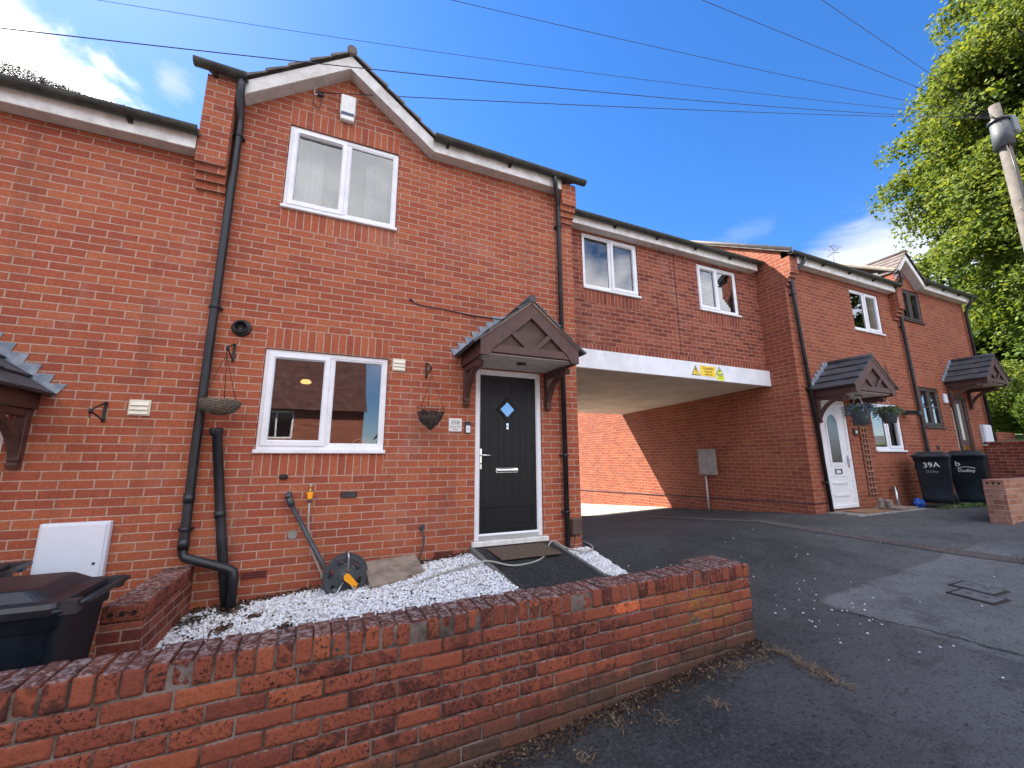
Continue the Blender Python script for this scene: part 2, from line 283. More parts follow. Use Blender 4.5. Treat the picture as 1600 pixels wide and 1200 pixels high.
# ------------------------------------------------------------------ mesh builder
def V3(*a): return Vector(a)
class MB:
    def __init__(s): s.v = []; s.f = []; s.m = []; s.uv = []; s.mats = []; s.sm = []
    def mi(s, m):
        if m not in s.mats: s.mats.append(m)
        return s.mats.index(m)
    def face(s, pts, m, uv=None, smooth=False):
        i = len(s.v); s.v += [tuple(p) for p in pts]; s.f.append(tuple(range(i, i+len(pts)))); s.m.append(s.mi(m)); s.sm.append(smooth)
        if uv is None:
            a = Vector(pts[1])-Vector(pts[0]); b = Vector(pts[-1])-Vector(pts[0]); n = a.cross(b)
            ax = max(range(3), key=lambda k: abs(n[k]))
            uv = [((p[1], p[2]) if ax == 0 else (p[0], p[2]) if ax == 1 else (p[0], p[1])) for p in pts]
        s.uv.append(uv)
    def poly(s, V, F, m, smooth=False):
        for f in F: s.face([V[k] for k in f], m, smooth=smooth)
    def box(s, a, b, m, M=None):
        x0, y0, z0 = (min(a[i], b[i]) for i in range(3)); x1, y1, z1 = (max(a[i], b[i]) for i in range(3))
        V = [(x0, y0, z0), (x1, y0, z0), (x1, y1, z0), (x0, y1, z0), (x0, y0, z1), (x1, y0, z1), (x1, y1, z1), (x0, y1, z1)]
        if M is not None: V = [tuple(M @ Vector(p)) for p in V]
        s.poly(V, [(3, 2, 1, 0), (4, 5, 6, 7), (0, 1, 5, 4), (1, 2, 6, 5), (2, 3, 7, 6), (3, 0, 4, 7)], m)
    def cbox(s, a, b, m, c=.005, M=None):
        """box with chamfered edges"""
        x = [min(a[0], b[0]), max(a[0], b[0])]; y = [min(a[1], b[1]), max(a[1], b[1])]; z = [min(a[2], b[2]), max(a[2], b[2])]
        bm = bmesh.new(); bmesh.ops.create_cube(bm, size=1)
        for v in bm.verts: v.co = Vector((x[v.co.x > 0], y[v.co.y > 0], z[v.co.z > 0]))
        bmesh.ops.bevel(bm, geom=bm.edges[:], offset=c, segments=1, affect='EDGES', clamp_overlap=True)
        for f in bm.faces:
            pts = [tuple(M @ v.co) if M is not None else tuple(v.co) for v in f.verts]; s.face(pts, m)
        bm.free()
    def tube(s, pts, r, m, n=10, cap=True, smooth=True):
        pts = [Vector(p) for p in pts]; rings = []; rr = r if isinstance(r, (list, tuple)) else [r]*len(pts)
        up = Vector((0.13, 0.07, 1)).normalized(); prev = None
        for i, p in enumerate(pts):
            t = (pts[min(i+1, len(pts)-1)]-pts[max(i-1, 0)]).normalized()
            if prev is None:
                a = t.cross(up) if abs(t.dot(up)) < .95 else t.cross(Vector((1, 0, 0)))
            else: a = prev - t*prev.dot(t)
            a.normalize(); prev = a; b = t.cross(a)
            rings.append([p + rr[i]*(math.cos(2*PI*k/n)*a + math.sin(2*PI*k/n)*b) for k in range(n)])
        for i in range(len(rings)-1):
            for k in range(n):
                k2 = (k+1) % n; s.face([rings[i][k], rings[i+1][k], rings[i+1][k2], rings[i][k2]], m, smooth=smooth)
        if cap: s.face(rings[0], m); s.face(rings[-1][::-1], m)
    def lathe(s, prof, m, M=None, n=24, smooth=True):
        """profile of (r, z) turned about z"""
        def pt(r, z, k):
            p = Vector((r*math.cos(2*PI*k/n), r*math.sin(2*PI*k/n), z)); return M @ p if M is not None else p
        for (r0, z0), (r1, z1) in zip(prof[:-1], prof[1:]):
            for k in range(n):
                q = [pt(r0, z0, k), pt(r0, z0, k+1), pt(r1, z1, k+1), pt(r1, z1, k)]
                if r0 < 1e-6: q = [q[0], q[2], q[3]]
                elif r1 < 1e-6: q = q[:3]
                s.face(q, m, smooth=smooth)
    def prism(s, poly, d0, d1, m, axis='y', M=None):
        """outline in two axes pushed along the third"""
        def P(a, b, d):
            p = {'y': (a, d, b), 'x': (d, a, b), 'z': (a, b, d)}[axis]; return tuple(M @ Vector(p)) if M is not None else p
        n = len(poly); A = [P(a, b, d0) for a, b in poly]; B = [P(a, b, d1) for a, b in poly]
        s.face(A, m); s.face(B[::-1], m)
        for i in range(n):
            j = (i+1) % n; s.face([A[j], A[i], B[i], B[j]], m)
    def build(s, name, parent=None, merge=False, recalc=True, loc=None):
        me = bpy.data.meshes.new(name); me.from_pydata(s.v, [], s.f)
        for m in s.mats: me.materials.append(m)
        me.polygons.foreach_set('material_index', s.m); me.polygons.foreach_set('use_smooth', s.sm)
        l = me.uv_layers.new(name='UVMap'); l.data.foreach_set('uv', np.array([c for f in s.uv for p in f for c in p], dtype=np.float32))
        if recalc or merge:
            bm = bmesh.new(); bm.from_mesh(me); bmesh.ops.remove_doubles(bm, verts=bm.verts, dist=1e-5)
            if recalc: bmesh.ops.recalc_face_normals(bm, faces=bm.faces)
            bm.to_mesh(me); bm.free()
        me.update()
        if name not in STRUCTN and parent is None: pass
        o = bpy.data.objects.new(name, me); col.objects.link(o)
        if parent is not None:
            o.parent = parent
            # everything is modelled in world coordinates: take the parents' places back out
            w = Matrix.Identity(4); p = parent
            chain = []
            while p is not None: chain.append(p); p = p.parent
            for q in reversed(chain): w = w @ q.matrix_basis
            me.transform(w.inverted())
        elif loc is not None:
            me.transform(Matrix.Translation(-Vector(loc))); o.location = loc
        return o
STRUCTN = set()
def tag(o, label=None, cat=None, group=None, kind=None):
    if label: o['label'] = label
    if cat: o['category'] = cat
    if group: o['group'] = group
    if kind: o['kind'] = kind
    return o
def thing(name, label, cat, loc, group=None):
    o = bpy.data.objects.new(name, None); col.objects.link(o); o.location = loc; o.empty_display_size = .1
    return tag(o, label, cat, group)
def mtext(s, size, mat_, name, parent, loc, rot, sx=1., ext=.0008, shear=0., align='CENTER'):
    cu_ = bpy.data.curves.new(name, 'FONT'); cu_.body = s; cu_.size = size; cu_.align_x = align; cu_.extrude = ext; cu_.shear = shear
    t = bpy.data.objects.new(name, cu_); col.objects.link(t); bpy.context.view_layer.update()
    me = bpy.data.meshes.new_from_object(t.evaluated_get(bpy.context.evaluated_depsgraph_get())); bpy.data.objects.remove(t)
    me.materials.clear(); me.materials.append(mat_)
    me.transform(Matrix.Translation(loc) @ rot @ Matrix.Diagonal((sx, 1, 1, 1)))
    o = bpy.data.objects.new(name, me); col.objects.link(o)
    if parent is not None:
        o.parent = parent; w = Matrix.Identity(4); chain = []; p = parent
        while p is not None: chain.append(p); p = p.parent
        for q in reversed(chain): w = w @ q.matrix_basis
        me.transform(w.inverted())
    return o
UPR = Matrix.Rotation(PI/2, 4, 'X')          # text upright, facing -y

# ------------------------------------------------------------------ ground
def lerp(x, pts):
    if x <= pts[0][0]: return pts[0][1]
    for (a, b), (c, d) in zip(pts[:-1], pts[1:]):
        if x <= c: return b + (d-b)*(x-a)/(c-a)
    return pts[-1][1]
def zg(x, y):
    zf = lerp(x, [(-30, -2.9), (-6, -2.1), (-2, -1.85), (0, -1.62), (3.3, -1.20), (3.7, -1.17), (8.5, -1.03), (13, -1.04), (16, -1.0), (40, .6), (90, 3)])
    zs = lerp(x, [(-30, -3.4), (-6, -2.35), (1.64, -1.63), (3.78, -1.45), (8.5, -1.08), (10, -.99), (13, -.90), (20, -.5), (40, .8), (90, 4)])
    if y >= 0: return zf - .068*min(y, 8)
    if y > -2.25:
        t = -y/2.25; return zf + (zs-zf)*t
    return zs - .015*min(-2.25-y, 8)
def sheet(name, xs, ys, m, dz, fn=zg):
    V = [(x, y, fn(x, y)+dz) for y in ys for x in xs]; nx = len(xs)
    F = [(j*nx+i, j*nx+i+1, (j+1)*nx+i+1, (j+1)*nx+i) for j in range(len(ys)-1) for i in range(nx-1)]
    me = bpy.data.meshes.new(name); me.from_pydata(V, [], F); me.materials.append(m)
    me.polygons.foreach_set('use_smooth', [True]*len(F)); o = bpy.data.objects.new(name, me); col.objects.link(o); return o
def quad_sheet(name, c, m, dz, n=14, fn=zg, jit=0.):
    """patch of surfacing with corners c following the slope"""
    V = []; r_ = random.Random(3)
    for j in range(n+1):
        for i in range(n+1):
            a, b = i/n, j/n
            p = [(1-a)*(1-b)*c[0][k]+a*(1-b)*c[1][k]+a*b*c[2][k]+(1-a)*b*c[3][k] for k in (0, 1)]
            if jit and (i in (0, n) or j in (0, n)): p = [q+r_.uniform(-jit, jit) for q in p]
            V.append((p[0], p[1], fn(*p)+dz))
    F = [(j*(n+1)+i, j*(n+1)+i+1, (j+1)*(n+1)+i+1, (j+1)*(n+1)+i) for j in range(n) for i in range(n)]
    me = bpy.data.meshes.new(name); me.from_pydata(V, [], F); me.materials.append(m)
    me.polygons.foreach_set('use_smooth', [True]*len(F)); o = bpy.data.objects.new(name, me); col.objects.link(o); return o
xs = [-200, -120, -60, -30, -20, -14, -10] + [x*.5 for x in range(-16, 41)] + [22, 25, 30, 40, 60, 90, 140, 220]
ys = [-200, -120, -70, -45, -32, -25, -20, -16, -13, -11, -10.25] + [y*.25 for y in range(-39, 34)] + [10, 14, 20, 40, 90, 200]
tag(sheet('ground', xs, ys, ASP, 0), kind='structure')
tag(sheet('yard', [3.72+i*.6 for i in range(9)]+[8.6], [3.45+i*.5 for i in range(12)], PALEC, .006), kind='structure')  # pale sheet from the shadow line on; sunlit brightness put into its colour
tag(quad_sheet('paving_strip', [(6.60, 2.4), (6.80, 2.4), (7.75, -3.3), (7.50, -3.35)], STRIP, .006, 24), kind='structure')

# ------------------------------------------------------------------ building pieces
def wall_face(mb, x0, x1, z0, z1, y, holes=(), soldiers=(), br=BR, so=SO, reveal=.11):
    xc = sorted({x0, x1} | {v for h in list(holes)+list(soldiers) for v in h[:2] if x0 < v < x1})
    zc = sorted({z0, z1} | {v for h in list(holes)+list(soldiers) for v in h[2:4] if z0 < v < z1})
    def inside(r, x, z): return r[0] < x < r[1] and r[2] < z < r[3]
    for a, b in zip(xc[:-1], xc[1:]):
        for c, d in zip(zc[:-1], zc[1:]):
            mx, mz = (a+b)/2, (c+d)/2
            if any(inside(h, mx, mz) for h in holes): continue
            pts = [(a, y, c), (b, y, c), (b, y, d), (a, y, d)]
            sol = [q for q in soldiers if inside(q, mx, mz)]
            if sol:
                q = sol[0]; k = .225/(q[3]-q[2])
                mb.face(pts, so, uv=[((p[2]-q[2])*k, p[0]-q[0]) for p in pts])
            else: mb.face(pts, br)
    for (a, b, c, d) in [h[:4] for h in holes]:
        e = y+reveal
        mb.face([(a, y, c), (a, y, d), (a, e, d), (a, e, c)], br); mb.face([(b, y, c), (b, e, c), (b, e, d), (b, y, d)], br)
        mb.face([(a, y, d), (b, y, d), (b, e, d), (a, e, d)], br); mb.face([(a, y, c), (a, e, c), (b, e, c), (b, y, c)], br)

def ring(mb, x0, x1, z0, z1, w, y0, y1, m, ch=.012):
    """mitred frame: outer rect, width w, front at y0 with a chamfered inner edge, back at y1"""
    L = [[(x0+o, y, z0+o), (x1-o, y, z0+o), (x1-o, y, z1-o), (x0+o, y, z1-o)] for o, y in ((0, y1), (0, y0+.003), (.003, y0), (w-ch, y0), (w, y0+ch), (w, y1))]
    for A, B in zip(L[:-1], L[1:]):
        for k in range(4):
            j = (k+1) % 4; mb.face([A[k], A[j], B[j], B[k]], m)

def room(parent, x0, x1, z0, z1, y, d=1.7, m=ROOM):
    mb = MB(); a, b, c, e = x0-.5, x1+.5, z0-.7, z1+.35
    P = [(a, y, c), (b, y, c), (b, y, e), (a, y, e)]; Q = [(p[0], y+d, p[2]) for p in P]
    mb.face(Q, m)
    for k in range(4):
        j = (k+1) % 4; mb.face([P[k], P[j], Q[j], Q[k]], m)
    # inner skin round the opening
    mb.face([(a, y, c), (x0, y, c), (x0, y, e), (a, y, e)], m); mb.face([(x1, y, c), (b, y, c), (b, y, e), (x1, y, e)], m)
    mb.face([(x0, y, z1), (x1, y, z1), (x1, y, e), (x0, y, e)], m); mb.face([(x0, y, c), (x1, y, c), (x1, y, z0), (x0, y, z0)], m)
    return mb.build('room', parent, recalc=False)

def window(parent, x0, x1, z0, z1, y, m=PVC, sash='L', split=.5, vent=True, curtain=None, blind=False, bars=False, sillm=None, glassm=None):
    yf = y+.022
    mb = MB(); z0f = z0+.035
    ring(mb, x0+.004, x1-.004, z0f, z1-.004, .052, yf, yf+.07, m)
    xm = x0+(x1-x0)*split
    mb.cbox((xm-.028, yf+.002, z0f+.05), (xm+.028, yf+.068, z1-.054), m, .006)
    w = mb.build('window', parent)
    sides = {'L': (x0+.05, xm-.022), 'R': (xm+.022, x1-.05)}
    for k, (a, b) in sides.items():
        fz0, fz1 = z0f+.048, z1-.05
        if k == sash or sash == 'B':
            s_ = MB(); ring(s_, a-.012, b+.012, fz0-.012, fz1+.012, .058, yf-.016, yf+.05, m, .014); s_.build('sash', w)
            ga, gb, g0, g1 = a+.04, b-.04, fz0+.04, fz1-.04
            if vent:
                v = MB(); v.cbox((ga+.02, yf-.026, fz1-.036), (gb-.02, yf-.0165, fz1-.018), m, .003); v.build('trickle_vent', w)
        else:
            s_ = MB(); ring(s_, a-.003, b+.003, fz0-.003, fz1+.003, .022, yf+.006, yf+.045, m, .01); s_.build('bead', w)
            ga, gb, g0, g1 = a+.015, b-.015, fz0+.015, fz1-.015
        s_ = MB(); s_.face([(ga, yf+.024, g0), (gb, yf+.024, g0), (gb, yf+.024, g1), (ga, yf+.024, g1)], glassm or GLASS); s_.build('pane', w, recalc=False)
        gk = MB(); ring(gk, ga-.002, gb+.002, g0-.002, g1+.002, .007, yf+.018, yf+.0235, RUBBER, .001); gk.build('gasket', w)
        if bars:
            s_ = MB(); zc = g0+(g1-g0)*.5; s_.cbox((ga-.01, yf+.002, zc-.014), (gb+.01, yf+.022, zc+.014), m, .004); s_.build('glazing_bar', w)
    s_ = MB(); s_.cbox((x0-.012, y-.035, z0-.004), (x1+.012, yf+.06, z0+.034), sillm or m, .006); s_.build('sill', w)
    if curtain:
        for a, b, zt in curtain:
            c = MB(); n = 46; pts = [(a+(b-a)*i/n, y+.22+.022*math.sin(i*1.25)+.008*math.sin(i*3.1)) for i in range(n+1)]
            for (p, q), (p2, q2) in zip(pts[:-1], pts[1:]): c.face([(p, q, z0-.1), (p2, q2, z0-.1), (p2, q2, zt), (p, q, zt)], CURT, smooth=True)
            c.build('curtain', w, merge=True, recalc=False)
    if blind:
        c = MB(); z = z0+.08
        while z < z1-.1:
            c.face([(x0+.06, y+.12, z), (x1-.06, y+.12, z), (x1-.06, y+.142, z+.022), (x0+.06, y+.142, z+.022)], CURT); z += .036
        c.build('venetian_blind', w, recalc=False)
    return w

def gutter(mb, x0, x1, y, z, r=.058, m=GUT):
    n = 9; prof = [(y + r*math.cos(PI+PI*k/n), z + r*math.sin(PI+PI*k/n)) for k in range(n+1)]
    inner = [(y + (r-.006)*math.cos(2*PI-PI*k/n), z + (r-.006)*math.sin(2*PI-PI*k/n)) for k in range(n+1)]
    mb.prism(prof+inner, x0, x1, m, 'x')
def eaves(parent, x0, x1, yw, z, o=.155, m=PAINTW, gx0=None, gx1=None, h=.165, soff=True, joint=None, brk=.9):
    """fascia board, soffit, gutter and gutter brackets: z is the soffit level"""
    f = MB(); segs = [(x0, x1)] if joint is None else [(x0, joint-.003), (joint+.003, x1)]
    for a, b in segs: f.cbox((a, yw-o, z), (b, yw-o+.022, z+h), m, .003)
    f.build('fascia', parent)
    if soff:
        s = MB(); s.box((x0, yw-o+.0225, z+.004), (x1, yw-.001, z+.016), SOFF); s.build('soffit', parent)
    g = MB(); a, b = (x0 if gx0 is None else gx0), (x1 if gx1 is None else gx1)
    gutter(g, a, b, yw-o-.062, z+h+.010); go = g.build('gutter', parent)
    k = a+.18
    while k < b:
        bk = MB(); bk.prism([(yw-o-.001, z+h-.075), (yw-o-.03, z+h-.075), (yw-o-.075, z+h-.052), (yw-o-.001, z+h-.03)], k-.016, k+.016, BLK, 'x'); bk.build('gutter_bracket', go); k += brk
def pier(parent, x0, x1, z0, z1, proj=.155, m=BR, y=0.):
    """brick kneeler at the party wall, corbelled out in three courses"""
    mb = MB()
    for k in range(3): mb.box((x0, y-proj*(k+1)/4, z0+.075*k), (x1, y, z0+.075*(k+1)-.0005), m)
    mb.box((x0, y-proj, z0+.225), (x1, y, z1), m)
    mb.build('corbelled_pier', parent)
def roof_plane(mb, x0, x1, y0, z0, y1, z1, m=TILE, t=.03, gauge=.30):
    """pitched slope of lapped tiles running along x"""
    L = math.hypot(y1-y0, z1-z0); n = max(1, int(round(L/gauge))); dy, dz = (y1-y0)/n, (z1-z0)/n
    ny, nz = -(z1-z0)/L, (y1-y0)/L
    if nz < 0: ny, nz = -ny, -nz
    for k in range(n):
        a = (y0+dy*k, z0+dz*k); b = (y0+dy*(k+1), z0+dz*(k+1))
        A0 = (a[0]+ny*t, a[1]+nz*t); B0 = (b[0]+ny*.008, b[1]+nz*.008)
        mb.face([(x0, *A0), (x1, *A0), (x1, *B0), (x0, *B0)], m); mb.face([(x0, *a), (x1, *a), (x1, *A0), (x0, *A0)], m)
        mb.face([(x0, *a), (x0, *A0), (x0, *B0), (x0, *b)], m); mb.face([(x1, *a), (x1, *b), (x1, *B0), (x1, *A0)], m)
PITCH = .60
def main_roof(parent, x0, x1, yf, zf, depth, m=TILE, over=.20, gap=None):
    mb = MB(); ym = depth/2; z_r = zf+(ym-yf+over)*PITCH
    if gap:
        a, b, az = gap; yi = yf-over+(az-zf)/PITCH; xm = (a+b)/2; zz = lambda y: zf+(y-yf+over)*PITCH
        if a > x0+.01: roof_plane(mb, x0, a, yf-over, zf, ym, z_r, m)
        roof_plane(mb, b, x1, yf-over, zf, ym, z_r, m)
        for P in ([(a, yf-over), (xm, yi), (xm, ym), (a, ym)], [(b, yf-over), (b, ym), (xm, ym), (xm, yi)]):
            mb.face([(x, y, zz(y)+.012) for x, y in P], m)
    else: roof_plane(mb, x0, x1, yf-over, zf, ym, z_r, m); roof_plane(mb, x0, x1, depth+over, zf, ym, z_r, m)
    mb.tube([(x0, ym, z_r+.02), (x1, ym, z_r+.02)], .10, m, 10)
    return mb.build('roof', parent), z_r
def house_shell(parent, x0, x1, zb, ze, y, depth, holes, soldiers, br=BR, so=SO, gable=None, left=True, right=True, lm=None):
    mb = MB(); wall_face(mb, x0, x1, zb, ze, y, holes, soldiers, br, so)
    if gable:   # (left x, right x, apex x, apex z, soldier rect)
        gl, gr, gx, gz, sol = gable
        if sol and sol[3] > ze:
            zt = sol[3]; fl = gl+(gx-gl)*(zt-ze)/(gz-ze); fr_ = gr-(gr-gx)*(zt-ze)/(gz-ze)
            mb.face([(gl, y, ze), (sol[0], y, ze), (sol[0], y, zt), (fl, y, zt)], br)
            k = .225/(sol[3]-sol[2]); P = [(sol[0], y, ze), (sol[1], y, ze), (sol[1], y, zt), (sol[0], y, zt)]
            mb.face(P, so, uv=[((p[2]-sol[2])*k, p[0]-sol[0]) for p in P])
            mb.face([(sol[1], y, ze), (gr, y, ze), (fr_, y, zt), (sol[1], y, zt)], br)
            mb.face([(fl, y, zt), (fr_, y, zt), (gx, y, gz)], br)
        else: mb.face([(gl, y, ze), (gr, y, ze), (gx, y, gz)], br)
    ym = depth/2; zw = ze+.155+.2*PITCH; zr = zw+(ym-y)*PITCH
    for on, x in ((left, x0), (right, x1)):
        if on: mb.face([(x, y, zb-.4), (x, depth, zb-.8), (x, depth, zw), (x, ym, zr), (x, y, zw)], lm or br)
    mb.face([(x0, depth, zb-.8), (x0, depth, ze), (x1, depth, ze), (x1, depth, zb-.8)], br)
    return mb.build('wall', parent, recalc=False)

def downpipe(parent, pts, r=.034, brackets=(), label=None, m=BLKP, name='downpipe'):
    mb = MB(); mb.tube(pts, r, m, 14); o = mb.build(name, parent, merge=True)
    if label: o['label'] = label
    for (x, y, z) in brackets:
        b = MB(); b.tube([(x, y, z-.016), (x, y, z+.016)], r+.006, m, 14); b.box((x-.055, y+.0, z-.010), (x+.055, -.001, z+.010), m)
        b.tube([(x+.05, y+.02, z), (x+.05, y-.0, z)], .006, STEEL, 6)
        b.build('pipe_bracket', o)
    return o
def collar(parent, p, q, r, m=BLKP):
    b = MB(); b.tube([p, q], r, m, 14); b.build('pipe_collar', parent)

def canopy(parent, cx, zb, w=.61, proj=.70, wood=WOODB, edge=WOODL, flash=True, small_light=True):
    """gabled door canopy on gallows brackets; zb is the soffit level"""
    e = thing_part('canopy', parent, (cx, 0, zb)); y0 = -proj; ez = zb+.155; az = zb+.645; 
    sl = (az-ez)/w
    # barge boards (mitred pair), with the paler edge strip on top
    def barge(side):
        s_ = side; m = MB(); P = [(cx+s_*w, zb-.01), (cx+s_*w, ez), (cx, az), (cx, az-.175), (cx+s_*(w-.14), zb+.06), (cx+s_*(w-.10), zb-.01)]
        m.prism(P, y0, y0+.03, wood); m.build('barge_board', e)
        m = MB(); P = [(cx+s_*(w+.012), ez-.008), (cx+s_*(w+.012), ez+.014), (cx, az+.022), (cx, az)]
        m.prism(P, y0-.012, y0+.02, edge); m.build('verge_strip', e)
    barge(-1); barge(1)
    m = MB(); m.prism([(cx-w+.12, zb+.03), (cx+w-.12, zb+.03), (cx+w-.22, zb+.115), (cx-w+.22, zb+.115)], y0+.004, y0+.032, wood); m.build('tie_beam', e)
    for s_ in (-1, 1):
        m = MB(); m.prism([(cx+s_*.015, zb+.105), (cx+s_*.075, zb+.105), (cx+s_*.30, zb+.30), (cx+s_*.26, zb+.345)], y0+.006, y0+.03, wood); m.build('strut', e)
    m = MB(); m.prism([(cx-w+.1, zb+.03), (cx+w-.1, zb+.03), (cx, az-.1)], y0+.036, y0+.045, mat("brown_infill_panel", (.075, .040, .030), .7, var=.25)); m.build('infill_panel', e)
    for s_ in (-1, 1):
        m = MB(); m.box((cx+s_*w, y0+.031, zb-.01), (cx+s_*(w-.03), -.002, ez-.005), wood); m.build('side_board', e)
    m = MB(); m.box((cx-w+.031, y0+.046, zb+.012), (cx+w-.031, -.002, zb+.024), SOFF); sf = m.build('soffit', e)
    if small_light:
        m = MB(); m.cbox((cx-.05, y0+.26, zb-.012), (cx+.05, y0+.32, zb+.0115), BLK, .004); m.build('light_fitting', sf)
    # slates
    m = MB(); n = 4; ox = .075
    for s_ in (-1, 1):
        x_e, z_e = cx+s_*(w+ox), ez-ox*sl
        for k in range(n):
            xa, za = x_e+(cx-x_e)*k/n, z_e+(az+.02-z_e)*k/n; xb, zb_ = x_e+(cx-x_e)*(k+1)/n, z_e+(az+.02-z_e)*(k+1)/n
            nx, nz = s_*.60, .80; t0, t1 = .040, .016
            cuts = [y0-.03]; yy = y0-.03+(.13 if k % 2 else .26)
            while yy < -.05: cuts.append(yy); yy += .26
            cuts.append(-.002)
            for ya, yb in zip(cuts[:-1], cuts[1:]):
                j = random.uniform(-.004, .006); ya2, yb2 = ya+.0015, yb-.0015; xo = random.uniform(-.008, .008)*s_
                A = [(xa+xo, za+.012), (xa+xo+nx*(t0+j), za+nz*(t0+j)), (xb+nx*t1, zb_+nz*t1), (xb, zb_+.01)]
                m.prism(A, ya2, yb2, SLATE)
    m.tube([(cx, y0-.03, az+.05), (cx, -.002, az+.05)], .045, SLATE, 8)
    m.build('roof', e)
    if flash:
        for s_ in (-1, 1):
            m = MB(); P = []; x_e, z_e = cx+s_*(w+ox), ez-ox*sl
            P.append((x_e+s_*.0, z_e-.0)); nt_ = 7; tot = az+.06-z_e
            for k in range(nt_):
                zt = z_e+.045+(k+.9)*tot/(nt_+.6); xt = cx+s_*((w+ox)*(1-(k)/(nt_+.6)))
                P.append((xt+s_*.075, zt)); P.append((xt-s_*.040, zt+.004))
            P.append((cx, az+.10)); P.append((cx, az+.02))
            m.prism(P, -.009, -.001, LEAD); m.build('lead_flashing', e)
    for s_ in (-1, 1):
        x0 = cx+s_*(w-.06); m = MB(); t = .036
        m.cbox((x0-t, -.065, zb-.43), (x0+t, -.001, zb-.012), wood, .006)
        m.cbox((x0-t, -.50, zb-.075), (x0+t, -.066, zb-.012), wood, .006)
        a, b = [], []; n = 12
        for k in range(n+1):
            th = k/n*PI/2; a.append((-.06-.34*(1-math.cos(th)), zb-.38+.31*math.sin(th)))
            b.append((-.06-.40*(1-math.cos(th))-.0, zb-.44+.33*math.sin(th)+.03*math.sin(th)))
        P = [(-.064, zb-.40)]+a[1:]+[(-.44, zb-.075)]+[(y-.04*math.sin(i/n*PI), z-.035) for i, (y, z) in list(enumerate(a))[::-1]]
        m.prism(P, x0-t+.006, x0+t-.006, wood, 'x')
        m.prism([(-.50, zb-.075), (-.50, zb-.03), (-.535, zb-.035), (-.545, zb-.07), (-.52, zb-.10), (-.48, zb-.10), (-.45, zb-.075)], x0-t+.004, x0+t-.004, wood, 'x')
        m.prism([(-.001, zb-.43), (-.05, zb-.43), (-.068, zb-.46), (-.05, zb-.49), (-.001, zb-.49)], x0-t+.004, x0+t-.004, wood, 'x')
        m.build('bracket', e)
    return e
def thing_part(name, parent, loc):
    o = bpy.data.objects.new(name, None); col.objects.link(o); o.empty_display_size = .1
    w = Matrix.Identity(4); p = parent; chain = []
    while p is not None: chain.append(p); p = p.parent
    for q in reversed(chain): w = w @ q.matrix_basis
    o.parent = parent; o.location = w.inverted() @ Vector(loc); return o

# ================================================================== HOUSES
EZ = 3.735
# ---- main house
H = thing('terraced_house', 'red brick house with a black front door under a brown canopy and a white gable', 'house', (1.6, 0, -1.1), 'brick terraced houses')
GW = (0., 1.2, 0., 1.05); UW = (-.0, 1.2, 2.625, 3.675); DR = (2.235, 3.13, -1.02, 1.035)
house_shell(H, -.53, 3.68, -1.6, EZ, 0, 7., [GW, UW, DR],
            [(0., 1.2, 1.05, 1.275), (0., 1.2, -.225, 0.), (0., 1.2, 2.4, 2.625), (0., 1.2, 3.675, EZ)],
            gable=(-.42, 1.575, .575, 4.56, (0., 1.2, 3.675, 3.90)))
window(H, *GW, 0, sash='L', split=.515)
window(H, *UW, 0, sash='L', split=.515, curtain=[(.08, .36, 3.60), (.84, 1.2, 3.60)])
room(H, 0., 1.2, 0., 1.05, .115, 2.4); room(H, 0., 1.2, 2.625, 3.675, .115, 2.0)
# valance inside the upper window and things on the lower sill
roof_, ZR = main_roof(H, -.80, 3.74, 0, EZ+.165, 7.0, gap=(-.445, 1.60, 4.66))
# gable roof
m = MB(); a0, a1, ax, az = -.445, 1.60, .575, 4.70
ez = EZ+.165; yb = .9
for xe, s_ in ((a0, 1), (a1, -1)):
    n = 5
    for k in range(n):
        xa, za = xe+(ax-xe)*k/n, ez+(az-ez)*k/n; xb, zb = xe+(ax-xe)*(k+1)/n, ez+(az-ez)*(k+1)/n
        ybk = (za-ez)/PITCH+.1; ybk2 = (zb-ez)/PITCH+.1
        m.face([(xa-s_*.02, -.20, za+.042), (xb, -.20, zb+.018), (xb, ybk2, zb+.018), (xa-s_*.02, ybk, za+.042)], TILE)
        m.face([(xa-s_*.02, -.20, za+.042), (xa-s_*.02, -.20, za), (xb, -.20, zb), (xb, -.20, zb+.018)], TILE)
        m.face([(xa-s_*.02, -.20, za), (xa-s_*.02, -.20, za+.042), (xa-s_*.02, ybk, za+.042), (xa-s_*.02, ybk, za)], TILE)
m.tube([(ax, -.215, az+.03), (ax, 1.4, az+.03)], .055, TILE, 8); m.build('gable_roof', H)
# barge boards + their soffits
for s_, xe in ((-1, -.43), (1, 1.59)):
    b = MB(); P = [(xe, EZ-.005), (xe, EZ+.165), (.575, 4.675), (.575, 4.505)]
    b.prism(P, -.165, -.143, FLAKY); b.build('barge_board', H)
    b = MB(); b.prism([(xe, EZ+.0), (xe, EZ+.012), (.575, 4.522), (.575, 4.508)], -.1425, -.001, SOFF); b.build('barge_soffit', H)
eaves(H, 1.592, 3.44, 0, EZ, m=PAINTW, gx0=1.585, gx1=3.80, brk=.86)
eaves(H, -.50, -.432, 0, EZ, m=PAINTW, gx0=-.86, gx1=-.40, brk=3.)
pier(H, -.755, -.502, 2.625, EZ+.12); pier(H, 3.442, 3.68, 3.30, EZ+.12, .15)
m = MB()   # verge side of the party wall standing above the lower neighbour
m.face([(-.755, -.0, 2.6), (-.755, 7, 2.6), (-.755, 7, EZ), (-.755, 3.5, EZ+3.5*PITCH), (-.755, 0, EZ)], BR); m.build('party_wall', H, recalc=False)
